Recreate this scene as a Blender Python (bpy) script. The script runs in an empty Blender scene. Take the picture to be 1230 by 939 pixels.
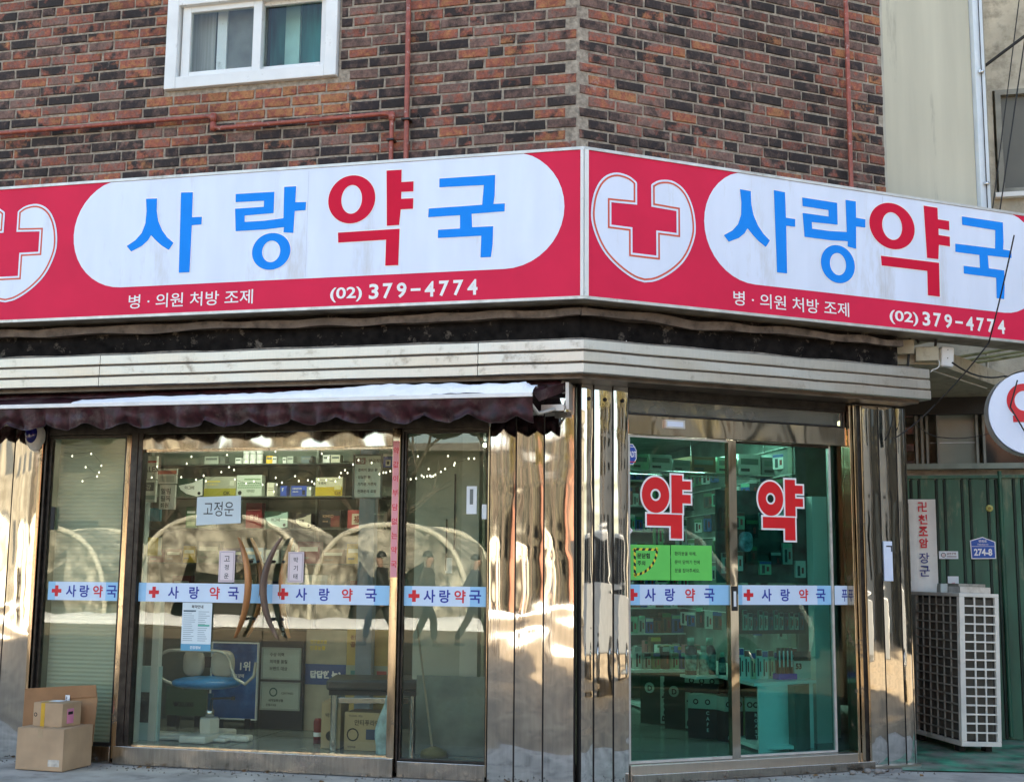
import bpy, bmesh, math, random
from mathutils import Matrix, Vector, noise as mnoise
random.seed(7)
R = math.radians
S = bpy.context.scene
COL = S.collection

# ------------------------------------------------------------------ camera, world, sun, exposure
cam_d = bpy.data.cameras.new('camera'); cam = bpy.data.objects.new('camera', cam_d); COL.objects.link(cam)
S.camera = cam
cam_d.sensor_width = 36; cam_d.lens = 1512.56 / 1230 * 36; cam_d.clip_start = .05; cam_d.clip_end = 600
def cam_matrix():
    p, r, a = R(8.192), R(.561), R(103.568)
    h = Vector((math.cos(a), math.sin(a), 0)); rt = Vector((math.sin(a), -math.cos(a), 0))
    fw = math.cos(p) * h + Vector((0, 0, math.sin(p))); up = rt.cross(fw)
    r2 = math.cos(r) * rt + math.sin(r) * up; u2 = -math.sin(r) * rt + math.cos(r) * up
    m = Matrix((r2, u2, -fw)).transposed().to_4x4(); m.translation = (1.5586, -8.3559, 1.3406)
    return m
cam.matrix_world = cam_matrix()
SUN_EL, SUN_AZ = 31.0, 72.0          # degrees; azimuth measured from +x towards +y: the sun stands behind the building
W = bpy.data.worlds.new('World'); S.world = W; W.use_nodes = True
nt = W.node_tree; sky = nt.nodes.new('ShaderNodeTexSky'); sky.sky_type = 'NISHITA'; sky.sun_disc = False
sky.sun_elevation = R(SUN_EL); sky.sun_rotation = R(90 - SUN_AZ); sky.air_density = 1.0; sky.dust_density = 3.0; sky.ozone_density = .6
bg = nt.nodes['Background']; bg.inputs['Strength'].default_value = .12
nt.links.new(sky.outputs[0], bg.inputs[0])
sd = bpy.data.lights.new('sun', 'SUN'); sd.energy = 4.0; sd.angle = R(.5); sd.color = (1, .93, .82)
sun = bpy.data.objects.new('sun', sd); COL.objects.link(sun)
sv = Vector((math.cos(R(SUN_EL)) * math.cos(R(SUN_AZ)), math.cos(R(SUN_EL)) * math.sin(R(SUN_AZ)), math.sin(R(SUN_EL))))
sun.rotation_euler = sv.to_track_quat('Z', 'Y').to_euler()
S.view_settings.view_transform = 'Standard'; S.view_settings.look = 'None'; S.view_settings.exposure = 2.5; S.view_settings.gamma = 1
S.view_settings.use_white_balance = True; S.view_settings.white_balance_temperature = 7200; S.view_settings.white_balance_tint = 8

# ------------------------------------------------------------------ frames: L = street face (x right, y inward), FR = side street face
L = Matrix.Identity(4)
FR = Matrix.Rotation(R(36.16), 4, 'Z')
WM = {}

# ------------------------------------------------------------------ materials
MATS = {}
def lin(c): return tuple(((v / 255) / 12.92 if v / 255 <= .04045 else ((v / 255 + .055) / 1.055) ** 2.4) for v in c) + (1,)
def newmat(name):
    m = bpy.data.materials.new(name); m.use_nodes = True
    return m, m.node_tree, m.node_tree.nodes['Principled BSDF']
def mat(name, col, rough=.6, metal=0., var=.12, scale=6., bump=0., bscale=40., spec=.5, dirt=None, dscale=2.5, damt=.5, stretch=(1, 1, 1), detail=6):
    """principled with noise colour variation, optional second 'dirt' colour and bump"""
    if name in MATS: return MATS[name]
    m, t, b = newmat(name)
    n = t.nodes; l = t.links
    tc = n.new('ShaderNodeTexCoord'); mp = n.new('ShaderNodeMapping'); mp.inputs['Scale'].default_value = stretch
    l.new(tc.outputs['Object'], mp.inputs[0])
    if len(col) == 3: col = tuple(col) + (1,)
    nz = n.new('ShaderNodeTexNoise'); nz.inputs['Scale'].default_value = scale; nz.inputs['Detail'].default_value = detail
    l.new(mp.outputs[0], nz.inputs['Vector'])
    mx = n.new('ShaderNodeMixRGB'); mx.blend_type = 'MULTIPLY'; mx.inputs[0].default_value = 1
    mx.inputs[1].default_value = col
    rp = n.new('ShaderNodeValToRGB'); e = rp.color_ramp.elements
    e[0].position = .3; e[0].color = (1 - var * 2,) * 3 + (1,); e[1].position = .7; e[1].color = (1 + var * .5,) * 3 + (1,)
    l.new(nz.outputs[0], rp.inputs[0]); l.new(rp.outputs[0], mx.inputs[2])
    out = mx.outputs[0]
    if dirt:
        if len(dirt) == 3: dirt = tuple(dirt) + (1,)
        d = n.new('ShaderNodeTexNoise'); d.inputs['Scale'].default_value = dscale; d.inputs['Detail'].default_value = 10; d.inputs['Roughness'].default_value = .7
        l.new(mp.outputs[0], d.inputs['Vector'])
        dr = n.new('ShaderNodeValToRGB'); dr.color_ramp.elements[0].position = .65 - damt * .3; dr.color_ramp.elements[1].position = .75 - damt * .15
        l.new(d.outputs[0], dr.inputs[0])
        m2 = n.new('ShaderNodeMixRGB'); l.new(dr.outputs[0], m2.inputs[0]); l.new(out, m2.inputs[1]); m2.inputs[2].default_value = dirt
        out = m2.outputs[0]
    l.new(out, b.inputs['Base Color'])
    b.inputs['Roughness'].default_value = rough; b.inputs['Metallic'].default_value = metal
    b.inputs['Specular IOR Level'].default_value = spec
    if bump:
        bn = n.new('ShaderNodeTexNoise'); bn.inputs['Scale'].default_value = bscale; bn.inputs['Detail'].default_value = 5
        l.new(mp.outputs[0], bn.inputs['Vector'])
        bp = n.new('ShaderNodeBump'); bp.inputs['Strength'].default_value = 1; bp.inputs['Distance'].default_value = bump
        l.new(bn.outputs[0], bp.inputs['Height']); l.new(bp.outputs[0], b.inputs['Normal'])
    MATS[name] = m
    return m
def flat(name, rgb255, rough=.5, var=.03): return mat(name, lin(rgb255), rough=rough, var=var, scale=9)
def emit(name, rgb, s):
    if name in MATS: return MATS[name]
    m, t, b = newmat(name); b.inputs['Base Color'].default_value = tuple(rgb) + (1,)
    b.inputs['Emission Color'].default_value = tuple(rgb) + (1,); b.inputs['Emission Strength'].default_value = s
    MATS[name] = m; return m
def glass(name, tint, refl=.05, wav=.0012, dust=0.):
    if name in MATS: return MATS[name]
    m = bpy.data.materials.new(name); m.use_nodes = True; t = m.node_tree; n = t.nodes; l = t.links; n.clear()
    o = n.new('ShaderNodeOutputMaterial'); tr = n.new('ShaderNodeBsdfTransparent'); tr.inputs[0].default_value = tuple(tint) + (1,)
    gl = n.new('ShaderNodeBsdfGlossy'); gl.inputs['Roughness'].default_value = 0.0
    lw = n.new('ShaderNodeLayerWeight'); lw.inputs[0].default_value = .5
    p = n.new('ShaderNodeMath'); p.operation = 'POWER'; p.inputs[1].default_value = 5; l.new(lw.outputs['Facing'], p.inputs[0])
    q = n.new('ShaderNodeMath'); q.operation = 'MULTIPLY_ADD'; q.inputs[1].default_value = .9; q.inputs[2].default_value = refl; l.new(p.outputs[0], q.inputs[0])
    mx = n.new('ShaderNodeMixShader'); l.new(q.outputs[0], mx.inputs[0]); l.new(tr.outputs[0], mx.inputs[1]); l.new(gl.outputs[0], mx.inputs[2])
    tc = n.new('ShaderNodeTexCoord'); nz = n.new('ShaderNodeTexNoise'); nz.inputs['Scale'].default_value = 1.1; nz.inputs['Detail'].default_value = 1
    l.new(tc.outputs['Object'], nz.inputs['Vector']); bp = n.new('ShaderNodeBump'); bp.inputs['Distance'].default_value = wav; bp.inputs['Strength'].default_value = 1
    l.new(nz.outputs[0], bp.inputs['Height']); l.new(bp.outputs[0], gl.inputs['Normal'])
    out = mx.outputs[0]
    if dust:
        df = n.new('ShaderNodeBsdfDiffuse'); df.inputs[0].default_value = (.5, .5, .47, 1)
        n2 = n.new('ShaderNodeTexNoise'); n2.inputs['Scale'].default_value = 3; n2.inputs['Detail'].default_value = 8
        l.new(tc.outputs['Object'], n2.inputs['Vector'])
        r = n.new('ShaderNodeMath'); r.operation = 'MULTIPLY'; r.inputs[1].default_value = dust; l.new(n2.outputs[0], r.inputs[0])
        m2 = n.new('ShaderNodeMixShader'); l.new(r.outputs[0], m2.inputs[0]); l.new(out, m2.inputs[1]); l.new(df.outputs[0], m2.inputs[2]); out = m2.outputs[0]
    l.new(out, o.inputs[0]); MATS[name] = m; return m
def steel(name, col, rough, wave, wscale=(2.2, 2.2, 1.1), streak=.25, grime=None):
    """polished sheet metal: uneven sheet bends the reflections, vertical streaks vary the polish"""
    if name in MATS: return MATS[name]
    m, t, b = newmat(name); n = t.nodes; l = t.links
    tc = n.new('ShaderNodeTexCoord'); mp = n.new('ShaderNodeMapping'); mp.inputs['Scale'].default_value = wscale; l.new(tc.outputs['Object'], mp.inputs[0])
    nz = n.new('ShaderNodeTexNoise'); nz.inputs['Scale'].default_value = 2.0; nz.inputs['Detail'].default_value = 1; nz.inputs['Distortion'].default_value = .5
    l.new(mp.outputs[0], nz.inputs['Vector'])
    bp = n.new('ShaderNodeBump'); bp.inputs['Distance'].default_value = wave; bp.inputs['Strength'].default_value = 1
    l.new(nz.outputs[0], bp.inputs['Height']); l.new(bp.outputs[0], b.inputs['Normal'])
    mp2 = n.new('ShaderNodeMapping'); mp2.inputs['Scale'].default_value = (40, 40, 3); l.new(tc.outputs['Object'], mp2.inputs[0])
    n2 = n.new('ShaderNodeTexNoise'); n2.inputs['Scale'].default_value = 1.5; n2.inputs['Detail'].default_value = 8; n2.inputs['Roughness'].default_value = .7; l.new(mp2.outputs[0], n2.inputs['Vector'])
    rp = n.new('ShaderNodeValToRGB'); e = rp.color_ramp.elements
    e[0].position = .35; e[0].color = tuple(c * (1 - streak) for c in col) + (1,); e[1].position = .65; e[1].color = tuple(col) + (1,)
    l.new(n2.outputs[0], rp.inputs[0]); out = rp.outputs[0]
    rr = n.new('ShaderNodeMapRange'); rr.inputs[3].default_value = rough * .5; rr.inputs[4].default_value = rough * 1.8; l.new(n2.outputs[0], rr.inputs[0]); l.new(rr.outputs[0], b.inputs['Roughness'])
    if grime:
        d = n.new('ShaderNodeTexNoise'); d.inputs['Scale'].default_value = 5; d.inputs['Detail'].default_value = 12; d.inputs['Roughness'].default_value = .75; l.new(tc.outputs['Object'], d.inputs['Vector'])
        dr = n.new('ShaderNodeValToRGB'); dr.color_ramp.elements[0].position = .56; dr.color_ramp.elements[1].position = .68; l.new(d.outputs[0], dr.inputs[0])
        m2 = n.new('ShaderNodeMixRGB'); l.new(dr.outputs[0], m2.inputs[0]); l.new(out, m2.inputs[1]); m2.inputs[2].default_value = tuple(grime) + (1,); out = m2.outputs[0]
        mt = n.new('ShaderNodeMapRange'); mt.inputs[3].default_value = 1; mt.inputs[4].default_value = .35; l.new(dr.outputs[0], mt.inputs[0]); l.new(mt.outputs[0], b.inputs['Metallic'])
    else: b.inputs['Metallic'].default_value = 1
    l.new(out, b.inputs['Base Color']); MATS[name] = m; return m
def brick_material(name, atype):
    m, t, b = newmat(name); n = t.nodes; l = t.links
    at = n.new('ShaderNodeAttribute'); at.attribute_type = atype; at.attribute_name = 'tone'
    sp = n.new('ShaderNodeSeparateColor'); l.new(at.outputs['Color'], sp.inputs[0])
    rp = n.new('ShaderNodeValToRGB'); cr = rp.color_ramp; cr.interpolation = 'LINEAR'
    pts = [(0, (.030, .022, .024)), (.12, (.060, .040, .036)), (.28, (.125, .080, .068)), (.45, (.185, .112, .094)), (.6, (.23, .145, .12)), (.74, (.29, .100, .074)), (.87, (.36, .115, .070)), (1, (.42, .19, .085))]
    cr.elements[0].position = 0; cr.elements[0].color = pts[0][1] + (1,); cr.elements[1].position = 1; cr.elements[1].color = pts[-1][1] + (1,)
    for p, c in pts[1:-1]:
        e = cr.elements.new(p); e.color = c + (1,)
    ge = n.new('ShaderNodeNewGeometry')
    # scorched zones: blotches whose reach differs from brick to brick
    nz = n.new('ShaderNodeTexNoise'); nz.inputs['Scale'].default_value = 7.5; nz.inputs['Detail'].default_value = 7; nz.inputs['Roughness'].default_value = .65; l.new(ge.outputs['Position'], nz.inputs['Vector'])
    hz_ = n.new('ShaderNodeTexNoise'); hz_.inputs['Scale'].default_value = 13; hz_.inputs['Detail'].default_value = 8; hz_.inputs['Roughness'].default_value = .72; l.new(ge.outputs['Position'], hz_.inputs['Vector'])
    h2 = n.new('ShaderNodeMath'); h2.operation = 'MULTIPLY_ADD'; h2.inputs[1].default_value = 1.9; l.new(hz_.outputs[0], h2.inputs[0]); h2.inputs[2].default_value = -.95
    h3 = n.new('ShaderNodeMath'); h3.operation = 'ADD'; l.new(h2.outputs[0], h3.inputs[0]); l.new(sp.outputs[0], h3.inputs[1]); l.new(h3.outputs[0], rp.inputs[0])
    ad = n.new('ShaderNodeMath'); ad.operation = 'MULTIPLY_ADD'; ad.inputs[1].default_value = .38; l.new(sp.outputs[1], ad.inputs[0]); l.new(nz.outputs[0], ad.inputs[2])
    r2 = n.new('ShaderNodeValToRGB'); r2.color_ramp.elements[0].position = .74; r2.color_ramp.elements[1].position = .86; l.new(ad.outputs[0], r2.inputs[0])
    m1 = n.new('ShaderNodeMixRGB'); l.new(r2.outputs[0], m1.inputs[0]); l.new(rp.outputs[0], m1.inputs[1]); m1.inputs[2].default_value = (.034, .026, .025, 1)
    # grain
    g = n.new('ShaderNodeTexNoise'); g.inputs['Scale'].default_value = 55; g.inputs['Detail'].default_value = 6; g.inputs['Roughness'].default_value = .8; l.new(ge.outputs['Position'], g.inputs['Vector'])
    gr = n.new('ShaderNodeValToRGB'); gr.color_ramp.elements[0].position = .3; gr.color_ramp.elements[0].color = (.45, .45, .45, 1); gr.color_ramp.elements[1].position = .72; gr.color_ramp.elements[1].color = (1.25, 1.22, 1.2, 1); l.new(g.outputs[0], gr.inputs[0])
    m2 = n.new('ShaderNodeMixRGB'); m2.blend_type = 'MULTIPLY'; m2.inputs[0].default_value = 1; l.new(m1.outputs[0], m2.inputs[1]); l.new(gr.outputs[0], m2.inputs[2])
    # pale mortar smears and efflorescence
    w = n.new('ShaderNodeTexNoise'); w.inputs['Scale'].default_value = 4.2; w.inputs['Detail'].default_value = 12; w.inputs['Roughness'].default_value = .82; l.new(ge.outputs['Position'], w.inputs['Vector'])
    wr = n.new('ShaderNodeValToRGB'); wr.color_ramp.elements[0].position = .60; wr.color_ramp.elements[1].position = .72; l.new(w.outputs[0], wr.inputs[0])
    m3 = n.new('ShaderNodeMixRGB'); l.new(wr.outputs[0], m3.inputs[0]); l.new(m2.outputs[0], m3.inputs[1]); m3.inputs[2].default_value = (.36, .33, .30, 1)
    # soot and damp stains that run over many bricks
    s1 = n.new('ShaderNodeTexNoise'); s1.inputs['Scale'].default_value = 1.3; s1.inputs['Detail'].default_value = 9; s1.inputs['Roughness'].default_value = .7; l.new(ge.outputs['Position'], s1.inputs['Vector'])
    s2 = n.new('ShaderNodeValToRGB'); s2.color_ramp.elements[0].position = .46; s2.color_ramp.elements[0].color = (1.12, 1.1, 1.08, 1); s2.color_ramp.elements[1].position = .66; s2.color_ramp.elements[1].color = (.55, .52, .50, 1); l.new(s1.outputs[0], s2.inputs[0])
    m4 = n.new('ShaderNodeMixRGB'); m4.blend_type = 'MULTIPLY'; m4.inputs[0].default_value = 1; l.new(m3.outputs[0], m4.inputs[1]); l.new(s2.outputs[0], m4.inputs[2]); m3 = m4
    l.new(m3.outputs[0], b.inputs['Base Color']); b.inputs['Roughness'].default_value = .85
    bp = n.new('ShaderNodeBump'); bp.inputs['Distance'].default_value = .006; bp.inputs['Strength'].default_value = .8; l.new(g.outputs[0], bp.inputs['Height']); l.new(bp.outputs[0], b.inputs['Normal'])
    return m

M_BRICK_O = brick_material('brick_single', 'OBJECT'); M_BRICK_G = brick_material('brick_joined', 'GEOMETRY')
M_MORTAR = mat('mortar', (.39, .335, .27), .95, var=.25, scale=30, bump=.006, bscale=60, dirt=(.10, .08, .065), dscale=5, damt=.42)
M_RED = mat('sign_red', lin((222, 32, 74)), .6, spec=.25, var=.05, scale=3); M_WHITE = mat('sign_white', lin((222, 232, 250)), .35, var=.035, scale=2.0, dirt=(.58, .60, .64), dscale=1.2, damt=.3, stretch=(3, 1, .6))
M_BLUE = mat('sign_blue', lin((0, 140, 240)), .8, spec=.2, var=.02); M_CRIM = mat('sign_crimson', lin((212, 14, 56)), .6, spec=.2, var=.03)
M_ORL = mat('emblem_line', lin((215, 84, 52)), .35, var=.03)
M_ALU = mat('aluminium_edge', (.62, .60, .56), .35, .4, var=.1, scale=12, dirt=(.3, .26, .2), damt=.35)
M_SIGNUNDER = mat('sign_underside', (.34, .31, .26), .6, var=.2, scale=8, dirt=(.12, .10, .08), damt=.6)
M_CORN = steel('cornice_steel', (.56, .51, .44), .34, .0025, (1, 1, 1), .10, grime=(.30, .25, .19))
M_MIR = steel('polished_steel', (.76, .74, .70), .04, .0048, (.9, .9, 1.5), .14)
M_MIR2 = steel('polished_steel_wavy', (.78, .77, .74), .035, .0046, (1.2, 1.2, 2.2), .12)
M_FRAME = steel('frame_steel', (.62, .50, .36), .12, .006, (3, 3, 1), .35, grime=(.10, .08, .06))
M_DARKFR = mat('dark_frame', (.045, .04, .036), .35, .6, var=.3, scale=20)
M_SEAM = mat('seam_black', (.012, .011, .010), .6)
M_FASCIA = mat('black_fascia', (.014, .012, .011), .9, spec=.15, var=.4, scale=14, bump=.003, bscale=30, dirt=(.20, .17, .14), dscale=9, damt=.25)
M_LIP = mat('concrete_lip', (.22, .17, .135), .9, var=.35, scale=12, bump=.012, bscale=22, dirt=(.05, .04, .035), dscale=6, damt=.5)
M_PVC = mat('white_pvc', (.78, .79, .78), .38, var=.05, scale=5, dirt=(.45, .43, .40), dscale=10, damt=.18)
M_PIPE = mat('red_pipe_paint', (.36, .085, .055), .45, var=.2, scale=25, dirt=(.55, .42, .38), dscale=30, damt=.25)
M_MAROON = mat('maroon_canvas', (.050, .012, .018), .5, var=.4, scale=14, bump=.014, bscale=9, dirt=(.10, .070, .065), dscale=5, damt=.35, spec=.35)
M_SNOW = mat('snow', (.92, .92, .93), .8, var=.03, scale=12, bump=.012, bscale=25)
M_CHROME = mat('chrome', (.70, .70, .70), .14, 1, var=.05)
M_BANDW = mat('band_film', lin((206, 226, 246)), .35, var=.03); M_BANDB = mat('band_film_blue', lin((150, 204, 240)), .35, var=.03)
M_INK_B = flat('ink_navy_blue', (24, 52, 158)); M_INK_R = flat('ink_red', (216, 30, 44)); M_INK_K = flat('ink_black', (22, 24, 26)); M_PAPER = flat('paper_white', (226, 232, 234), .7)
M_WHITEINK = flat('ink_white', (240, 240, 240))
G_CLEAR = glass('clear_glass', (.88, .92, .87), .062, .0008, .006)
G_GREEN = glass('green_glass', (.49, .80, .76), .035, .0006, .0)
G_DIM = glass('window_glass', (.90, .93, .92), .03, .0008)

# ------------------------------------------------------------------ mesh builder
_tc = {}
def text_geo(s, size, bold, res=3):
    k = (s, round(size, 4), round(bold, 5))
    if k in _tc: return _tc[k]
    c = bpy.data.curves.new('lettering', 'FONT'); c.body = s; c.size = size; c.offset = bold; c.resolution_u = res; c.align_x = 'LEFT'
    o = bpy.data.objects.new('lettering', c); COL.objects.link(o)
    me = bpy.data.meshes.new_from_object(o.evaluated_get(bpy.context.evaluated_depsgraph_get()))
    v = [(p.co.x, p.co.y) for p in me.vertices]; f = [tuple(p.vertices) for p in me.polygons]
    bpy.data.objects.remove(o); bpy.data.curves.remove(c); bpy.data.meshes.remove(me)
    if v:
        x0 = min(a for a, b in v); x1 = max(a for a, b in v); y0 = min(b for a, b in v); y1 = max(b for a, b in v)
    else: x0 = x1 = y0 = y1 = 0
    _tc[k] = (v, f, x0, x1, y0, y1); return _tc[k]

class MB:
    def __init__(s): s.v = []; s.f = []; s.m = []; s.mats = []; s.sm = []
    def mi(s, m):
        if m not in s.mats: s.mats.append(m)
        return s.mats.index(m)
    def add(s, vs, fs, m, smooth=False, M=None):
        o = len(s.v); k = s.mi(m)
        s.v += [tuple(M @ Vector(p)) if M else tuple(p) for p in vs]
        for f in fs: s.f.append(tuple(i + o for i in f)); s.m.append(k); s.sm.append(smooth)
        return s
    def box(s, x0, x1, y0, y1, z0, z1, m, M=None):
        if x0 > x1: x0, x1 = x1, x0
        if y0 > y1: y0, y1 = y1, y0
        if z0 > z1: z0, z1 = z1, z0
        return s.add([(x0, y0, z0), (x1, y0, z0), (x1, y1, z0), (x0, y1, z0), (x0, y0, z1), (x1, y0, z1), (x1, y1, z1), (x0, y1, z1)],
                     [(0, 3, 2, 1), (4, 5, 6, 7), (0, 1, 5, 4), (1, 2, 6, 5), (2, 3, 7, 6), (3, 0, 4, 7)], m, M=M)
    def poly(s, pts, y, m, th=0., M=None):
        """polygon in x,z at depth y facing -y (triangulated); th extrudes it backwards"""
        from mathutils.geometry import tessellate_polygon
        n = len(pts); t = tessellate_polygon([[Vector((a, b, 0)) for a, b in pts]])
        fs = []
        for a, b, c in t:
            A, B, Cc = pts[a], pts[b], pts[c]
            cr = (B[0] - A[0]) * (Cc[1] - A[1]) - (B[1] - A[1]) * (Cc[0] - A[0])
            fs.append((a, b, c) if cr > 0 else (a, c, b))
        vs = [(a, y, b) for a, b in pts]
        if th:
            vs += [(a, y + th, b) for a, b in pts]; fs += [tuple(reversed([i + n for i in f])) for f in fs]
            ar = sum(pts[i][0] * pts[(i + 1) % n][1] - pts[(i + 1) % n][0] * pts[i][1] for i in range(n))
            for i in range(n):
                j = (i + 1) % n
                fs.append((i, j + 0, j + n, i + n) if ar < 0 else (j, i, i + n, j + n))
        return s.add(vs, fs, m, M=M)
    def ring(s, cx, cz, ro, ri, y, m, n=48, sq=(1, 1), M=None):
        vs = []; fs = []
        for i in range(n):
            a = 2 * math.pi * i / n
            vs += [(cx + ro[0] * math.cos(a), y, cz + ro[1] * math.sin(a)), (cx + ri[0] * math.cos(a), y, cz + ri[1] * math.sin(a))]
        for i in range(n):
            j = (i + 1) % n; fs.append((2 * i, 2 * j, 2 * j + 1, 2 * i + 1))
        return s.add(vs, fs, m, M=M)
    def disc(s, cx, cz, r, y, m, n=32, M=None):
        return s.add([(cx + r * math.cos(2 * math.pi * i / n), y, cz + r * math.sin(2 * math.pi * i / n)) for i in range(n)], [tuple(range(n))], m, M=M)
    def tube(s, pts, r, m, n=8, closed=False, M=None, cap=True):
        pts = [Vector(p) for p in pts]; rs = r if isinstance(r, (list, tuple)) else [r] * len(pts)
        vs = []; fs = []; up = None
        for i, p in enumerate(pts):
            d = (pts[min(i + 1, len(pts) - 1)] - pts[max(i - 1, 0)]).normalized()
            if up is None: up = Vector((0, 0, 1)) if abs(d.z) < .9 else Vector((1, 0, 0))
            a = d.cross(up)
            if a.length < 1e-4: a = d.orthogonal()
            a.normalize(); b = a.cross(d).normalized(); up = b
            for k in range(n):
                t = 2 * math.pi * k / n; vs.append(p + rs[i] * (math.cos(t) * a + math.sin(t) * b))
        for i in range(len(pts) - 1):
            for k in range(n):
                k2 = (k + 1) % n; fs.append((i * n + k, i * n + k2, (i + 1) * n + k2, (i + 1) * n + k))
        o = len(s.f)
        s.add(vs, fs, m, True, M)
        if cap:
            s.add(vs[:n], [tuple(reversed(range(n)))], m, M=M); s.add(vs[-n:], [tuple(range(n))], m, M=M)
        return s
    def lathe(s, prof, m, n=20, c=(0, 0, 0), M=None, smooth=True):
        vs = []; fs = []
        for r, z in prof:
            for k in range(n): t = 2 * math.pi * k / n; vs.append((c[0] + r * math.cos(t), c[1] + r * math.sin(t), c[2] + z))
        for i in range(len(prof) - 1):
            for k in range(n):
                k2 = (k + 1) % n; fs.append((i * n + k, i * n + k2, (i + 1) * n + k2, (i + 1) * n + k))
        return s.add(vs, fs, m, smooth, M)
    def text(s, t, x, z, h, y, m, bold=0., w=None, anchor='l', ref=None, M=None):
        """flat lettering in the x,z plane; h = height of the ink (or of the reference string), w = ink width to stretch to"""
        v, f, x0, x1, y0, y1 = text_geo(t, 1.0, bold)
        if not v: return s
        if ref: _, _, _, _, ry0, ry1 = text_geo(ref, 1.0, bold)
        else: ry0, ry1 = y0, y1
        k = h / (ry1 - ry0); kx = (w / (x1 - x0)) if w else k
        ox = x if anchor == 'l' else x - (x1 - x0) * kx / 2
        return s.add([(ox + (a - x0) * kx, y, z + (b - ry0) * k) for a, b in v], f, m, M=M)
    def build(s, name, parent=None, F=L, bev=0., origin=None, smooth=None):
        me = bpy.data.meshes.new(name)
        if parent is not None:
            T = WM[parent].inverted() @ F; vs = [tuple(T @ Vector(p)) for p in s.v]; MW = WM[parent]
        else:
            if origin is None:
                xs = [p[0] for p in s.v]; ys = [p[1] for p in s.v]; origin = ((min(xs) + max(xs)) / 2, (min(ys) + max(ys)) / 2, min(p[2] for p in s.v))
            vs = [(p[0] - origin[0], p[1] - origin[1], p[2] - origin[2]) for p in s.v]; MW = F @ Matrix.Translation(origin)
        me.from_pydata(vs, [], s.f); me.update()
        for m in s.mats: me.materials.append(m)
        me.polygons.foreach_set('material_index', s.m); me.polygons.foreach_set('use_smooth', s.sm if smooth is None else [smooth] * len(s.f))
        me.update()
        o = bpy.data.objects.new(name, me); COL.objects.link(o)
        if parent is not None: o.parent = parent
        else: o.matrix_world = MW
        WM[o] = MW
        if bev:
            b = o.modifiers.new('bevel', 'BEVEL'); b.width = bev; b.segments = 2; b.limit_method = 'ANGLE'; b.angle_limit = R(40)
        return o
def tag(o, label=None, cat=None, group=None, kind=None):
    if label: o['label'] = label
    if cat: o['category'] = cat
    if group: o['group'] = group
    if kind: o['kind'] = kind
    return o
def empty(name, loc, F=L, label=None, cat=None, group=None, kind=None, rot=None):
    o = bpy.data.objects.new(name, None); COL.objects.link(o); o.empty_display_size = .1
    m = F @ Matrix.Translation(loc)
    if rot is not None: m = m @ rot
    o.matrix_world = m; WM[o] = m
    return tag(o, label, cat, group, kind)
def Bx(name, x0, x1, y0, y1, z0, z1, m, parent=None, F=L, bev=0.): return MB().box(x0, x1, y0, y1, z0, z1, m).build(name, parent, F, bev)
MT = .326      # mitre at the obtuse building corner
def extr(prof, xa, xb, m, mit=None, seg=1, wob=0.):
    """profile of (d outwards, z) swept along a face; mit 'L': right end mitred, 'R': left end mitred"""
    b = MB(); vs = []; fs = []; n = len(prof)
    for i in range(seg + 1):
        t = i / seg
        for d, z in prof:
            a = xa - MT * d if mit == 'R' else xa
            e = xb + MT * d if mit == 'L' else xb
            x = a + (e - a) * t
            w = wob * mnoise.noise(Vector((x * 3, z * 7, d * 5))) if wob else 0
            vs.append((x, -d - w, z + w * .7))
    for i in range(seg):
        for k in range(n):
            k2 = (k + 1) % n; fs.append((i * n + k, (i + 1) * n + k, (i + 1) * n + k2, i * n + k2))
    fs.append(tuple(range(n))); fs.append(tuple(reversed([seg * n + k for k in range(n)])))
    ar = sum(prof[i][0] * prof[(i + 1) % n][1] - prof[(i + 1) % n][0] * prof[i][1] for i in range(n))
    if ar > 0: fs = [tuple(reversed(f)) for f in fs]
    return b.add(vs, fs, m)

# ================================================================== THE PHARMACY BUILDING
bld = empty('pharmacy_building', (0, 0, 0), label='corner brick building with polished steel shopfront under the two pharmacy signs', cat='building')
UR = Vector((math.cos(R(36.16)), math.sin(R(36.16)), 0))

# upper walls: recessed mortar sheet with a window hole
WX0, WX1, WZ0, WZ1 = -3.215, -1.805, 4.962, 5.725
wl = MB(); 
wl.box(-7, WX0, 0, .2, 2.9, 9.5, M_MORTAR); wl.box(WX1, -.0, 0, .2, 2.9, 9.5, M_MORTAR)
wl.box(WX0, WX1, .0, .2, 2.9, WZ0, M_MORTAR); wl.box(WX0, WX1, 0, .2, WZ1, 9.5, M_MORTAR)
wallL = wl.build('wall', bld); WM[wallL] = WM[bld]
wr = MB().box(.0, 2.66, 0, .2, 2.9, 9.5, M_MORTAR); wallR = wr.build('wall', bld, FR); WM[wallR] = WM[bld]
BP, BH, BL = .0822, .0700, .2175; PIT = .2285
# shared brick shapes
def brick_mesh(w, seed):
    rnd = random.Random(seed); h = BH; c = rnd.uniform(.0035, .0065); d = rnd.uniform(.006, .013)
    def j(a=.0032): return rnd.uniform(-a, a)
    v = [(-w / 2 + c + j(), -d + j(.001), -h / 2 + c + j()), (w / 2 - c + j(), -d + j(.001), -h / 2 + c + j()), (w / 2 - c + j(), -d + j(.001), h / 2 - c + j()), (-w / 2 + c + j(), -d + j(.001), h / 2 - c + j()),
         (-w / 2 + j(), .004, -h / 2 + j()), (w / 2 + j(), .004, -h / 2 + j()), (w / 2 + j(), .004, h / 2 + j()), (-w / 2 + j(), .004, h / 2 + j()), ((w / 2 - .02) * rnd.uniform(-1, 1) * .7, -d - .0012, rnd.uniform(-.3, .3) * h)]
    f = [(0, 1, 8), (1, 2, 8), (2, 3, 8), (3, 0, 8), (4, 5, 1, 0), (5, 6, 2, 1), (6, 7, 3, 2), (7, 4, 0, 3)]
    return v, f
_bm = {}
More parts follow.
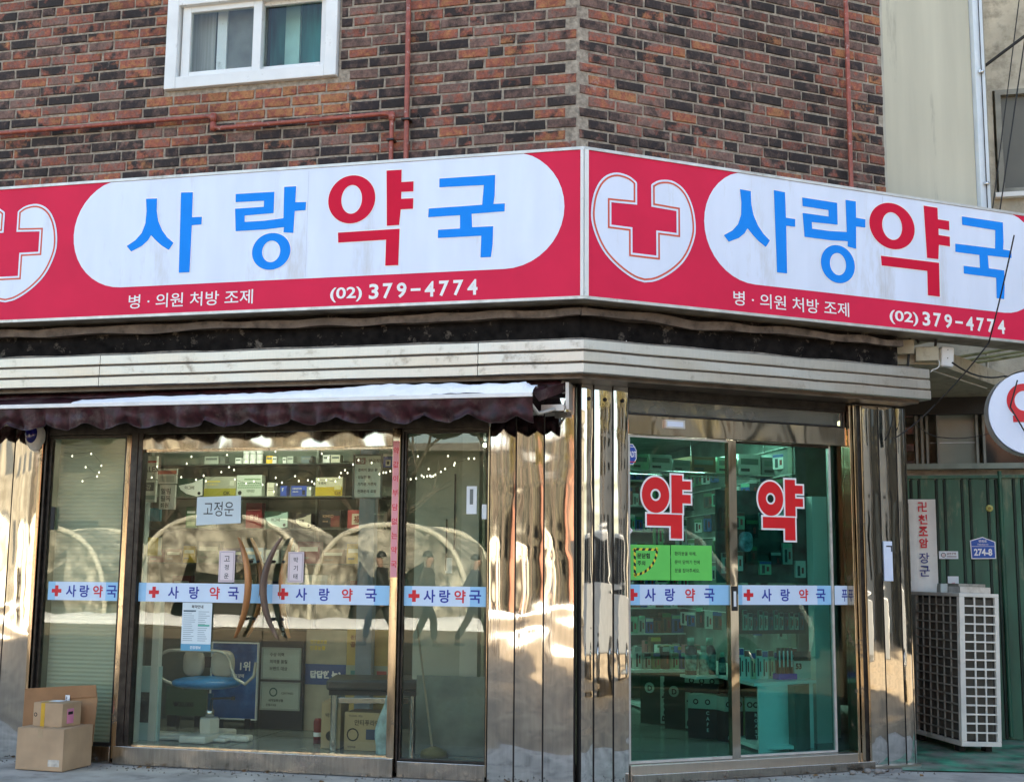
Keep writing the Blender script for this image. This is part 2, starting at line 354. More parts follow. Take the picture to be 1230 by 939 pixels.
def brick_data(w, k):
    w = round(w / .01) * .01
    if (w, k) not in _bm:
        v, f = brick_mesh(w, hash((int(w * 1000), k)) & 0xffff); me = bpy.data.meshes.new('brick'); me.from_pydata(v, [], f); me.materials.append(M_BRICK_O); me.update(); _bm[(w, k)] = (v, f, me)
    return _bm[(w, k)]
bricks = []
def lay(face, xa, xb):
    F = L if face == 'L' else FR
    rows = int((7.4 - 4.02) / BP)
    rnd = random.Random(11 if face == 'L' else 23)
    for r in range(rows):
        z = 4.02 + BP * (r + .5)
        off = (r % 2) * PIT / 2 + rnd.uniform(-.012, .012) + (.0 if r % 5 else PIT * .25)
        x = xb + .02 - off if face == 'L' else xa - .02 + off
        sgn = -1 if face == 'L' else 1
        # corner closers: mortar shows at every other course
        edge = (xb - (.010 if r % 2 else .092)) if face == 'L' else xa + (.078 if r % 2 else .012)
        first = True; cur = edge; far = xa if face == 'L' else xb
        while (cur > far + .05) if face == 'L' else (cur < far - .05):
            w = BL * rnd.choice([1, 1, 1, .96, 1.03, .98, 1.02, 1, .5]) + rnd.uniform(-.006, .006)
            if first: w = BL * (.98 if r % 2 else 1.0)
            nxt = cur + sgn * w
            if face == 'R' and nxt > far: w = far - cur; nxt = far
            if face == 'L' and nxt < far: w = cur - far; nxt = far
            c = (cur + nxt) / 2
            first = False
            if w > .03:
                segs = [(min(cur, nxt), max(cur, nxt))]
                if face == 'L' and z + BH / 2 > WZ0 - .01 and z < WZ1 + .04:
                    segs2 = []
                    for a, b in segs:
                        if b <= WX0 - .005 or a >= WX1 + .005: segs2.append((a, b))
                        else:
                            if a < WX0 - .045: segs2.append((a, WX0 - .012))
                            if b > WX1 + .045: segs2.append((WX1 + .012, b))
                    segs = segs2
                rep = face == 'L' and WZ0 - 3.2 * BP < z < WZ0 and WX0 - .05 < c < WX1 + .05
                if face == 'L' and WZ0 - BH / 2 - .012 < z < WZ0 + .04 and WX0 < c < WX1: segs = []
                for a, b in segs:
                    if rep: tone = (rnd.uniform(.84, 1), rnd.uniform(0, .35), 0)
                    else:
                        u = rnd.random()
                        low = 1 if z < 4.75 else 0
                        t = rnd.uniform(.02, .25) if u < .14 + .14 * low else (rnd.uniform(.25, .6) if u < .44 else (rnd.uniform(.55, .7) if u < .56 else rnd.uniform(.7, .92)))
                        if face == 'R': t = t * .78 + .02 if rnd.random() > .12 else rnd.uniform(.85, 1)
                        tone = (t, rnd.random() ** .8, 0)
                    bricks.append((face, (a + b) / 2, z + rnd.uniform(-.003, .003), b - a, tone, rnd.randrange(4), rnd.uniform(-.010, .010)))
            cur = nxt + sgn * (PIT - BL) * rnd.uniform(.85, 1.15)
lay('L', -6.6, -.0); lay('R', .0, 2.66)
# the 300 nearest to the viewer are single bricks, the others are joined
cp = Vector((1.5586, -8.3559, 1.3406))
def bpos(b): return ((L if b[0] == 'L' else FR) @ Vector((b[1], 0, b[2])))
vis = [b for b in bricks if 4.17 < b[2]]
vis.sort(key=lambda b: ((bpos(b) - cp).length - b[3] * .6))
single = [b for b in vis[:298]]; sset = set(id(b) for b in single)
for b in single:
    F = L if b[0] == 'L' else FR
    o = bpy.data.objects.new('brick', brick_data(b[3], b[5])[2]); COL.objects.link(o); o.parent = wallL if b[0] == 'L' else wallR
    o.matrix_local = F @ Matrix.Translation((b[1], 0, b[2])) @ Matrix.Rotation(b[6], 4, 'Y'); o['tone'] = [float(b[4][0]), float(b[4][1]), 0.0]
for face, wall in (('L', wallL), ('R', wallR)):
    F = L if face == 'L' else FR
    vs = []; fs = []; tn = []
    for b in bricks:
        if b[0] != face or id(b) in sset: continue
        v, f, _ = brick_data(b[3], b[5]); T = Matrix.Translation((b[1], 0, b[2])) @ Matrix.Rotation(b[6], 4, 'Y'); o = len(vs)
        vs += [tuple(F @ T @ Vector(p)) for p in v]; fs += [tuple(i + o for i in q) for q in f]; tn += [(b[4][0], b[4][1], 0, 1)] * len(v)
    me = bpy.data.meshes.new('brickwork'); me.from_pydata(vs, [], fs); me.materials.append(M_BRICK_G)
    at = me.color_attributes.new('tone', 'FLOAT_COLOR', 'POINT'); at.data.foreach_set('color', [c for t in tn for c in t]); me.update()
    o = bpy.data.objects.new('brickwork', me); COL.objects.link(o); o.parent = wall; o['kind'] = 'stuff'

# upstairs window: white pvc frame, two sashes, one with a grey blind behind
win = empty('window', (0, 0, 0)); win.parent = bld; win.matrix_world = Matrix.Identity(4); WM[win] = Matrix.Identity(4)
def frame4(x0, x1, z0, z1, w, y0, y1, m):
    return MB().box(x0, x0 + w, y0, y1, z0, z1, m).box(x1 - w, x1, y0, y1, z0, z1, m).box(x0 + w, x1 - w, y0 + .001, y1 - .001, z0, z0 + w, m).box(x0 + w, x1 - w, y0 + .001, y1 - .001, z1 - w, z1, m)
frame4(WX0 + .005, WX1 - .005, WZ0, WZ1, .095, -.045, .10, M_PVC).build('frame', win, bev=.006)
frame4(-3.1, -2.44, 5.035, WZ1 - .07, .07, .0, .045, M_PVC).build('sash', win, bev=.005)
frame4(-2.50, -1.92, 5.06, WZ1 - .07, .055, .045, .085, M_PVC).build('sash', win, bev=.005)
Bx('pane', -3.03, -2.51, .018, .024, 5.105, WZ1 - .14, G_DIM, win); Bx('pane', -2.45, -1.975, .06, .066, 5.115, WZ1 - .12, G_DIM, win)
b = MB().box(-3.12, -2.9, .16, .17, 5.0, 6.0, mat('blind_cloth', (.42, .41, .38), .9, stretch=(30, 1, 1), scale=2)); b.box(-2.87, -2.79, .13, .16, 5.0, 6.0, M_PVC).box(-2.79, -2.46, .15, .16, 5.0, 6.0, mat('grey_screen', (.22, .22, .21), .8, var=.2)); b.build('blind', win)
b = MB().box(-2.50, -1.95, .30, .31, 5.0, 6.0, mat('teal_curtain', (.03, .26, .25), .9, var=.4, stretch=(6, 1, .6), scale=2)); b.box(-2.36, -2.24, .26, .29, 5.0, 6.0, mat('pale_teal', (.42, .72, .66), .8)); b.build('curtain', win)
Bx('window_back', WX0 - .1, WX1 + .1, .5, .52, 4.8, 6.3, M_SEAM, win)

# building mass behind the facade (closed, casts the street's shade)
def prism(pts, z0, z1, m, name, parent=None):
    n = len(pts); vs = [(x, y, z0) for x, y in pts] + [(x, y, z1) for x, y in pts]
    fs = [tuple(reversed(range(n))), tuple(range(n, 2 * n))] + [(i, (i + 1) % n, (i + 1) % n + n, i + n) for i in range(n)]
    return MB().add(vs, fs, m).build(name, parent)
M_CONC = mat('grey_render', (.30, .29, .27), .9, var=.15, scale=3, bump=.003)
prism([(-12, .56), (-.18, .56), (1.80, 2.02), (1.80, 11), (-12, 11)], 2.95, 9.45, M_CONC, 'upper_floor', bld)
prism([(-12.0, -.02), (.02, -.02), (2.16, 1.55), (2.16, 11), (-12, 11)], 9.5, 9.7, M_CONC, 'roof', bld)
P0 = [(1.86, 1.385), (2.10, 1.56), (2.10, 1.75), (1.955, 1.75)]; prism(P0, -.03, 2.94, M_CONC, 'inner_side_wall', bld)
Bx('side_wall', 1.96, 2.155, 1.72, 11, -.03, 9.49, mat('side_wall_cement', (.2, .19, .17), .9, var=.2), bld)
Bx('wall_extension', -12, -7.002, 0, .3, -.03, 9.49, M_CONC, bld)

# concrete lip and black fascia between sign and cornice
for F, mt, xa, xb in ((L, 'L', -7, 0), (FR, 'R', 0, 2.64)):
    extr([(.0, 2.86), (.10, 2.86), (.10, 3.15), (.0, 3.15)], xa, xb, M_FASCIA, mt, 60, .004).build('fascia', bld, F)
    extr([(.101, 3.055), (.165, 3.05), (.17, 3.105), (.101, 3.115)], xa, xb, M_LIP, mt, 90, .028).build('concrete_lip', bld, F)
    extr([(.101, 2.872), (.27, 2.872), (.27, 2.884), (.101, 2.90)], xa, xb, mat('cornice_dust', (.25, .22, .18), .95, var=.3, scale=20, bump=.005), mt, 60, .012).build('ledge_dust', bld, F)
# steel cornice: three ribs, each length of sheet its own part
for F, mt, spans in ((L, 'L', ((-5.9, -3.46), (-3.455, -.625), (-.62, 0))), (FR, 'R', ((0, 2.765),))):
    for xa, xb in spans:
        mm = mt if (F is L and xb == 0) or F is FR else None
        for k, (za, zb, dd) in enumerate(((2.797, 2.872, .300), (2.718, 2.79, .304), (2.640, 2.711, .308))):
            extr([(.12, za), (dd - .008, za), (dd, za + .007), (dd, zb - .007), (dd - .008, zb), (.12, zb)], xa, xb, M_CORN, mm, 24, .0035).build('cornice_rib', bld, F)
    extr([(.02, 2.66), (.286, 2.66), (.286, 2.868), (.02, 2.868)], -5.9 if F is L else 0, 0 if F is L else 2.755, M_SEAM, mt).build('cornice_core', bld, F)
    extr([(.0, 2.615), (.245, 2.615), (.245, 2.642), (.0, 2.642)], -5.9 if F is L else 0, 0 if F is L else 2.70, mat('soffit_sheet', (.16, .13, .105), .45, .6, var=.3, scale=6), mt).build('soffit', bld, F)
# header strips under the soffit
M_HEAD = steel('header_steel', (.62, .58, .50), .07, .02, (1.4, 1, 1), .15)
Bx('header', -4.06, -.62, -.012, .06, 2.325, 2.62, M_DARKFR, bld); 
Bx('header_strip', -3.235, -1.305, -.03, .0, 2.208, 2.318, M_HEAD, bld); Bx('header_strip', -1.225, -.615, -.02, .0, 2.306, 2.322, M_DARKFR, bld)

# stainless pillars: vertical strips with dark joints
def strips(xs, z0, z1, F, m, y=-.0, gap=.011, seam=M_SEAM, deep=.03, hole=False):
    for a, b2 in zip(xs[:-1], xs[1:]):
        w = (b2 - a) - gap; nx, nz = 5, 34; vs = []; fs = []
        ph = random.uniform(0, 99)
        for i in range(nx + 1):
            for k in range(nz + 1):
                u = i / nx; z = z0 + (z1 - z0) * k / nz
                e = (1 - (2 * u - 1) ** 2)
                vs.append((a + gap / 2 + w * u, y - .004 * e - .0028 * mnoise.noise(Vector((u * .9 + ph, z * 1.9, ph))), z))
        for i in range(nx):
            for k in range(nz): q = i * (nz + 1) + k; fs.append((q, q + nz + 1, q + nz + 2, q + 1))
        mb = MB().add(vs, fs, m, True); mb.box(a + gap / 2, a + gap / 2 + .002, y + .001, y + deep, z0, z1, m); mb.box(b2 - gap / 2 - .002, b2 - gap / 2, y + .001, y + deep, z0, z1, m)
        o = mb.build('pillar_panel', bld, F)
        if hole:
            h = MB().lathe([(.0, 0), (.012, 0), (.014, .004)], M_SEAM, 14, M=Matrix.Translation(((a + b2) / 2 + .01, y - .006, 2.515)) @ Matrix.Rotation(R(90), 4, 'X')); h.build('screw_hole', o, F)
    MB().box(xs[0], xs[-1], y + .012, y + .06, z0, z1, seam).build('pillar_core', bld, F)
strips([-4.9, -4.6, -4.302, -4.085], -.03, 2.62, L, M_MIR, -.03)
strips([-.603, -.418, -.222, -.012], -.03, 2.60, L, M_MIR, -.025)
strips([.012, .108, .255, .378], -.03, 2.612, FR, M_MIR2, -.03, .014, hole=True)
strips([2.335, 2.487, 2.652, 2.735], -.03, 2.60, FR, M_MIR2, -.035, .012)
MB().box(2.735, 2.745, -.035, .20, -.03, 2.60, M_MIR).build('pillar_return', bld, FR)
MB().box(2.31, 2.75, -.075, -.04, -.03, -.012, M_CORN).build('pillar_foot', bld, FR)
# slim corner posts: gold-brown anodised
def post(x0, x1, F, z0=-.03, z1=2.6, y0=-.045, y1=.05, m=M_FRAME): return Bx('frame_post', x0, x1, y0, y1, z0, z1, m, bld, F, .004)
post(-4.082, -4.055, L); post(-4.048, -4.03, L, y0=-.03, m=M_DARKFR); post(-3.375, -3.335, L, .0, 2.32, -.02); post(-3.333, -3.275, L, 0, 2.33, -.03, m=M_DARKFR); 
post(-3.273, -3.237, L, 0, 2.33, -.028, m=M_DARKFR); post(-1.301, -1.245, L, 0, 2.33, -.04); post(-1.243, -1.226, L, 0, 2.33, -.02, m=M_DARKFR)
post(-.612, -.604, L, 0, 2.33, -.035)
# pink printed strip on the middle post
pk = flat('pink_print', (226, 150, 158)); b = MB().box(-1.297, -1.25, -.0425, -.0405, 1.30, 2.24, pk)
for k, ch in enumerate('약값이부담없는약국'): b.text(ch, -1.2735, 2.15 - k * .098, .045, -.0432, M_INK_R, .01, anchor='c')
b.build('sticker_strip', bld)
# sills
M_SILL = steel('sill_steel', (.56, .50, .43), .16, .012, (2, 2, 2), .3, grime=(.22, .18, .15))
Bx('sill', -3.335, -1.245, -.06, .07, -.03, .096, M_SILL, bld, bev=.004); Bx('sill', -4.03, -3.376, -.03, .07, -.03, .085, M_SILL, bld, bev=.004); Bx('sill', -1.226, -.612, -.03, .07, -.03, .078, M_SILL, bld, bev=.004)
Bx('door_sill', .378, 2.30, -.045, .09, -.03, .085, M_CORN, bld, FR, .004)
Bx('door_step', .378, 2.33, -.09, -.046, -.03, .03, M_SILL, bld, FR, .004)

# ---- band sticker with cross and the four characters
def cross(b, cx, cz, r, y, m):
    t = r * .34; b.poly([(cx - t, cz - r), (cx + t, cz - r), (cx + t, cz - t), (cx + r, cz - t), (cx + r, cz + t), (cx + t, cz + t), (cx + t, cz + r), (cx - t, cz + r), (cx - t, cz + t), (cx - r, cz + t), (cx - r, cz - t), (cx - t, cz - t)], y, m)
def band(parent, F, x0, x1, xs, y, z0=1.108, z1=1.242, ends=.12):
    b = MB().box(x0, x1, y - .001, y, z0, z1, M_BANDW)
    b.box(x0, x0 + ends * .5, y - .0016, y - .0011, z0, z1, M_BANDB).box(x1 - ends, x1, y - .0016, y - .0011, z0, z1, M_BANDB)
    zc = (z0 + z1) / 2
    for ch, x in zip('+사랑약국', xs):
        if x is None: continue
        if ch == '+': cross(b, x, zc, .040, y - .0022, M_INK_R)
        else: b.text(ch, x, zc - .044, .088, y - .0022, M_INK_R if ch == '약' else M_INK_B, .022, anchor='c')
    return b.build('band_sticker', parent, F)
# ---- shop windows and doors of the street face
def leaf(name, x0, x1, z0, z1, F, g, y=.02, fw=.0, fm=M_FRAME, parent=None):
    e = empty(name, (0, 0, 0)); e.parent = parent or bld; e.matrix_world = Matrix.Identity(4); WM[e] = Matrix.Identity(4)
    if fw: frame4(x0, x1, z0, z1, fw, y - .02, y + .02, fm).build('frame', e, F, bev=.002)
    Bx('glass', x0 + fw, x1 - fw, y - .003, y + .003, z0 + fw, z1 - fw, g, e, F)
    return e
w1 = leaf('shop_window', -4.028, -3.376, .086, 2.322, L, G_CLEAR, .02, .022, M_DARKFR)
band(w1, L, -3.976, -3.382, (-3.905, -3.785, -3.675, -3.565, -3.452), .0145)
w2 = leaf('glass_door', -3.234, -2.254, .10, 2.205, L, G_CLEAR, .012)
band(w2, L, -3.232, -2.262, (-3.108, -2.954, -2.79, -2.63, -2.485), .008)
w3 = leaf('glass_door', -2.248, -1.304, .10, 2.205, L, G_CLEAR, .012)
band(w3, L, -2.246, -1.306, (-2.105, -1.967, -1.795, -1.625, -1.45), .008)
w4 = leaf('shop_window', -1.224, -.614, .08, 2.306, L, G_CLEAR, .02, .012, M_DARKFR)
band(w4, L, -1.215, -.622, (-1.14, -1.03, -.92, -.812, -.705), .0155)
# curved wooden pull handles, a pair of slats on each leaf (outer and inner)
M_WOODH = mat('handle_wood', (.52, .22, .07), .38, var=.35, scale=9, stretch=(1, 1, .2), dirt=(.20, .08, .03), dscale=6, damt=.4, bump=.002)
def handle(door, xt, bow, yoff, dark=False):
    b = MB(); n = 18; pts = []; vs = []; fs = []
    for i in range(n + 1):
        t = i / n; z = .868 + t * .70; c = 1 - (2 * t - 1) ** 2; x = xt + bow * (c - .5); w = .008 + .014 * c ** .7; d = .012 + .012 * c
        y = yoff - .035 * c
        for dx, dy in ((-w, -d), (-w * .3, -d * 1.5), (w * .6, -d * 1.3), (w, 0), (w * .5, d), (-w, d)): vs.append((x + dx, y + dy, z))
    for i in range(n):
        for k in range(6): k2 = (k + 1) % 6; fs.append((i * 6 + k, i * 6 + k2, (i + 1) * 6 + k2, (i + 1) * 6 + k))
    fs += [tuple(reversed(range(6))), tuple(range(n * 6, n * 6 + 6))]
    b.add(vs, fs, mat('handle_wood_dark', (.22, .14, .10), .4, var=.35, scale=9, stretch=(1, 1, .2), dirt=(.26, .2, .15), dscale=8, damt=.3) if dark else M_WOODH, True)
    for z in (1.0, 1.40):
        c = 1 - (2 * (z - .868) / .70 - 1) ** 2
        b.tube([(xt + bow * (c - .5), yoff - .03 * c, z), (xt + bow * (c - .5), .008, z)], .011, M_SEAM)
    return b.build('door_handle', door)
handle(w2, -2.375, .105, -.055, False); handle(w2, -2.335, .115, .075)
handle(w3, -2.155, -.105, -.055, True); handle(w3, -2.100, -.055, .075)
# lock rail lines on the main doors
Bx('door_rail', -3.234, -2.254, .0, .03, .085, .103, M_FRAME, w2); Bx('door_rail', -2.248, -1.304, .0, .03, .085, .103, M_FRAME, w3)
Bx('door_top_rail', -3.234, -2.254, .002, .03, 2.19, 2.207, M_FRAME, w2); Bx('door_top_rail', -2.248, -1.304, .002, .03, 2.19, 2.207, M_FRAME, w3)
# latch of the end window and switch plate on the other
Bx('latch', -3.978, -3.945, -.012, .0, 1.62, 1.79, M_SEAM, w1, bev=.003); 
b = MB().box(-.775, -.703, .0125, .0155, 1.735, 1.925, M_PAPER).box(-.752, -.728, .0115, .0125, 1.80, 1.905, flat('grey_print', (110, 118, 116))); b.build('door_label', w4)
MB().box(-.665, -.632, .0125, .0155, 1.70, 1.80, M_PAPER).build('door_label', w4)

# ---- side entrance
Bx('transom_frame', .378, 2.21, -.02, .06, 2.55, 2.612, M_DARKFR, bld, FR); 
tw = leaf('transom_window', .378, 2.205, 2.430, 2.555, FR, glass('milky_glass', (.5, .56, .5), .07, .001, .45), .012, .014, M_DARKFR)
Bx('transom_back', .40, 2.19, .06, .065, 2.44, 2.545, mat('transom_board', (.27, .29, .22), .8, var=.15, scale=3, stretch=(1, 1, 6)), tw, FR)
Bx('header_strip', .378, 2.205, -.02, .04, 2.292, 2.428, M_HEAD, bld, FR, .003)
b = MB().box(.66, .815, -.045, -.0215, 2.345, 2.405, M_ALU).box(.672, .80, -.047, -.0452, 2.357, 2.393, M_WHITE); b.build('door_sensor', bld, FR, .003)
d1 = leaf('sliding_door', .386, 1.20, .088, 2.29, FR, G_GREEN, .022)
MB().box(1.188, 1.252, -.008, .04, .088, 2.29, M_HEAD).build('door_stile', d1, FR)
MB().box(.386, .40, -.004, .04, .088, 2.29, M_ALU).build('door_stile', d1, FR)
MB().box(.40, 1.188, .0, .04, 2.275, 2.29, M_ALU).build('door_rail', d1, FR); MB().box(.40, 1.188, .0, .04, .088, .105, M_ALU).build('door_rail', d1, FR)
b = MB().box(1.197, 1.243, -.014, -.009, 1.09, 1.26, M_SEAM).box(1.21, 1.23, -.0155, -.0145, 1.12, 1.225, M_PAPER); b.build('door_lock', d1, FR)
d2 = leaf('sliding_door', 1.253, 2.085, .088, 2.29, FR, G_GREEN, .046)
MB().box(2.078, 2.094, .028, .06, .088, 2.29, M_ALU).build('door_stile', d2, FR)
MB().box(1.253, 2.078, .028, .06, 2.275, 2.29, M_DARKFR).build('door_rail', d2, FR); MB().box(1.253, 2.078, .028, .06, .088, .102, M_ALU).build('door_rail', d2, FR)
sp = leaf('side_pane', 2.096, 2.214, .088, 2.29, FR, G_GREEN, .03)
band(d1, FR, .402, 1.188, (.424, .562, .717, .876, 1.03), .0165, 1.13, 1.268, .16)
band(d2, FR, 1.255, 2.076, (1.367, 1.519, 1.678, 1.836, 1.985), .0405, 1.13, 1.268, .12)
b = MB().box(2.098, 2.212, .0255, .0265, 1.13, 1.268, M_BANDW).text('푸', 2.16, 1.155, .085, .0245, M_INK_B, .02, w=.05); b.build('band_sticker', sp, FR)
post(2.214, 2.236, FR, -.03, 2.6, -.05, .06); post(2.244, 2.272, FR, -.03, 2.6, -.06, .05); post(2.28, 2.333, FR, -.03, 2.6, -.05, .03, m=M_DARKFR)
post(2.308, 2.328, FR, -.03, 2.6, -.06, -.051)

# ---- big red 'yak' characters with white edge, on each side door
YAKV = [(0, .295), (.105, .295), (.105, .235), (.165, .235), (.165, .175), (.105, .175), (.105, .135), (.165, .135), (.165, .075), (.105, .075), (.105, -.06), (0, -.06)]
def grow(p, g):
    n = len(p); ar = sum(p[i][0] * p[(i + 1) % n][1] - p[(i + 1) % n][0] * p[i][1] for i in range(n)); sg = 1 if ar > 0 else -1; out = []
    for i in range(n):
        a = Vector(p[i - 1]); b2 = Vector(p[i]); c = Vector(p[(i + 1) % n]); e1 = (b2 - a).normalized(); e2 = (c - b2).normalized()
        n1 = Vector((e1.y, -e1.x)) * sg; n2 = Vector((e2.y, -e2.x)) * sg; k = 1 + n1.dot(n2)
        m = (n1 + n2) / max(k, .25); out.append((b2.x + m.x * g, b2.y + m.y * g))
    return out
def door_yak(door, x, z, y):
    """x,z = left bottom of the red ink"""
    red = mat('yak_red', lin((222, 26, 38)), .3, var=.03); b = MB(); ox, oz = x, z
    cx, cz = ox + .10, oz + .285
    vert = [(ox + a + .235, oz + c + .185) for a, c in YAKV]
    hook = [(ox + .04, oz + .165), (ox + .04, oz + .085), (ox + .228, oz + .085), (ox + .228, oz + .0), (ox + .318, oz + .0), (ox + .318, oz + .165)]
    for g, m, yy in ((.013, M_WHITEINK, y), (0, red, y - .0016)):
        b.ring(cx + .01, cz + .012, (.108 + g, .124 + g), (.040 - g, .042 - g), yy, m)
        b.poly(grow(vert, g), yy - .0002, m); b.poly(grow(hook, g), yy - .0004 if g == 0 else yy - .0003, m)
    b.build('red_character', door, FR)
YAKV = [(0, .255), (.088, .255), (.088, .215), (.155, .215), (.155, .155), (.088, .155), (.088, .120), (.155, .120), (.155, .060), (.088, .060), (.088, -.01), (0, -.01)]
door_yak(d1, .50, 1.585, .0175); door_yak(d2, 1.46, 1.590, .0415)
# security decal and small diamond sticker at the door's edge
sb = flat('decal_blue', (36, 74, 170)); b = MB()
oc = [(.415 + .052 * math.cos(R(22.5 + 45 * i)), 2.155 + .078 * math.sin(R(22.5 + 45 * i))) for i in range(8)]
b.poly([(max(.402, a), c) for a, c in oc], .0175, M_WHITEINK); b.poly([(max(.403, .415 + (a - .415) * .9), 2.155 + (c - 2.155) * .92) for a, c in oc], .0168, sb)
b.text('ADT', .404, 2.135, .042, .0160, M_WHITEINK, .03, w=.055); b.box(.405, .452, .0155, .016, 2.205, 2.209, M_WHITEINK).box(.405, .455, .0155, .016, 2.100, 2.106, M_INK_R); b.build('security_decal', d1, FR)
b = MB().poly([(.402, 1.60), (.432, 1.632), (.402, 1.664)], .0175, M_WHITEINK).poly([(.404, 1.625), (.416, 1.637), (.404, 1.65)], .0165, M_INK_R); b.build('diamond_sticker', d1, FR)
# green caution stickers
gr = flat('sticker_green', (96, 205, 92), .4); yl = flat('hazard_yellow', (222, 206, 60))
b = MB().box(.412, .722, .0165, .0185, 1.298, 1.538, gr)
prev = None
def hz(t):   # outline of the quarter fan: top edge, right arc, left edge
    return t
fan = []
for i in range(9): fan.append((.436 + .19 * i / 8, 1.515))
for i in range(1, 15):
    a = R(90 * i / 14); fan.append((.436 + .19 * math.cos(a), 1.515 - .19 * math.sin(a)))
for i in range(1, 9): fan.append((.436, 1.325 + .19 * i / 8))
b.poly([(p[0], p[1]) for p in fan], .0160, gr)
for i in range(len(fan) - 1):
    p, q = Vector(fan[i]), Vector(fan[i + 1]); d = (q - p); nn = Vector((d.y, -d.x)).normalized() * .017 
    sh = d * .45
    b.add([(p.x, .0152, p.y), (q.x, .0152, q.y), ((q + nn - sh).x, .0152, (q + nn - sh).y), ((p + nn - sh).x, .0152, (p + nn - sh).y)], [(0, 1, 2, 3), ], M_INK_K if i % 2 else yl)
b.text('문닫힘', .462, 1.445, .036, .0148, M_INK_K, .03); b.text('주의', .464, 1.395, .034, .0148, M_INK_K, .022)
b.build('caution_sticker', d1, FR)
b = MB().box(.729, 1.055, .0165, .0185, 1.298, 1.540, gr)
for k, s_ in enumerate(('환자분을 위해,', '문이 닫히기 전에', '문을 잡아주세요.')): b.text(s_, .757, 1.468 - k * .058, .027, .0158, M_INK_K, .012, ref='문이')
b.build('caution_sticker', d1, FR)
# notice label stuck on the mirror strips of the far pillar
b = MB().box(2.496, 2.575, -.046, -.044, 1.305, 1.597, M_WHITE).text('ㄱ', 2.52, 1.52, .045, -.0468, M_INK_K, .02); b.build('pillar_sticker', bld, FR)

# ================================================================== SIGNS
GL = {
 'sa': [[(.136, .568), (.226, .565), (.229, .47), (.245, .394), (.28, .322), (.324, .267), (.376, .224), (.341, .173), (.282, .209), (.234, .25), (.193, .291), (.17, .254), (.122, .214), (.039, .177), (0, .22), (.069, .261), (.116, .312), (.142, .383), (.146, .475)],
        [(.416, .598), (.511, .594), (.514, .407), (.592, .406), (.591, .349), (.515, .347), (.514, 0), (.429, 0)]],
 'rang': [[(0, .313), (.301, .311), (.301, .154), (.078, .148), (.08, .102), (.229, .102), (.377, .112), (.374, .342), (.466, .341), (.464, .224), (.546, .221), (.544, .161), (.462, .16), (.457, 0), (.381, .008), (.384, .046), (.232, .037), (.012, .037), (0, .204), (.223, .205), (.223, .249), (.002, .252)]],
 'yak': [[(.348, .682), (.459, .681), (.459, .592), (.548, .591), (.548, .519), (.461, .521), (.46, .472), (.549, .47), (.548, .395), (.459, .396), (.45, .285), (.36, .284)], [(0, .255), (.454, .258), (.45, 0), (.355, .001), (.357, .185), (.004, .183)]],
 'guk': [[(.076, .575), (.474, .575), (.472, .431), (.464, .371), (.544, .37), (.543, .314), (.311, .31), (.316, .216), (.464, .215), (.462, .092), (.451, 0), (.377, .001), (.381, .152), (.072, .153), (.073, .211), (.229, .212), (.228, .305), (0, .304), (.003, .366), (.384, .37), (.394, .508), (.076, .512)]]}
RG = {'rang': (.293, -.125, .147, .134, .069, .078), 'yak': (.095, .490, .175, .174, .077, .104)}
def glyph(parent, F, k, x, z, sx, sz, y):
    m = M_CRIM if k == 'yak' else M_BLUE; b = MB(); w = M_WHITEINK
    for i, p in enumerate(GL[k]):
        q = [(x + a * sx, z + c * sz) for a, c in p]; b.poly(grow(q, .006), y, w); b.poly(q, y - .0012 - .0002 * i, m)
    if k in RG:
        a, c, rx, rz, ix, iz = RG[k]
        cx, cz = x + a * sx, z + c * sz
        b.ring(cx, cz, (rx * sx + .006, rz * sz + .006), (ix * sx - .006, iz * sz - .006), y - .0001, w); b.ring(cx, cz, (rx * sx, rz * sz), (ix * sx, iz * sz), y - .0016, m)
    b.build('lettering', parent, F)
def clip_pill(x0, x1, z0, z1, ztop, n=20):
    r = (z1 - z0) / 2; zc = (z0 + z1) / 2; p = []
    for i in range(n + 1): a = R(90 + 180 * i / n); p.append((x0 + r + r * math.cos(a), zc + r * math.sin(a)))
    for i in range(n + 1): a = R(-90 + 180 * i / n); p.append((x1 - r + r * math.cos(a), zc + r * math.sin(a)))
    return [(a, min(c, ztop)) for a, c in p]
def heart(parent, F, cx, y):
    # white heart with the cross cut out of it, open at the notch
    half = [(-.055, .318), (-.062, .330), (-.12, .366), (-.225, .377), (-.322, .325), (-.385, .215), (-.408, .085), (-.40, -.02), (-.333, -.172), (-.226, -.277), (-.09, -.357), (0, -.372)]
    lefto = [(cx + a, 3.665 + c) for a, c in half]
    # smooth outer outline by chaikin
    def ch(p, k=2):
        for _ in range(k):
            q = [p[0]]
            for a, b2 in zip(p[:-1], p[1:]): q += [(a[0] * .75 + b2[0] * .25, a[1] * .75 + b2[1] * .25), (a[0] * .25 + b2[0] * .75, a[1] * .25 + b2[1] * .75)]
            p = q + [p[-1]]
        return p
    up = ch(lefto[:-1] + [lefto[-1]]) ; rt = [(2 * cx - a, c) for a, c in reversed(up)]
    inn_r = [(cx + .055, 3.665 + .165), (cx + .252, 3.665 + .158), (cx + .252, 3.665 + .002), (cx + .092, 3.665 + .002), (cx + .092, 3.665 - .175)]
    inn_l = [(2 * cx - a, c) for a, c in reversed(inn_r)]
    outline = up + rt[1:] + inn_r + inn_l
    b = MB().poly(outline, y, M_WHITE)
    g1 = grow(outline, -.014); g2 = grow(outline, -.027); n = len(outline)
    vs = [(a, y - .0015, c) for a, c in g1] + [(a, y - .0015, c) for a, c in g2]
    b.add(vs, [(i, (i + 1) % n, (i + 1) % n + n, i + n) for i in range(n)], M_ORL)
    b.build('heart_emblem', parent, F)
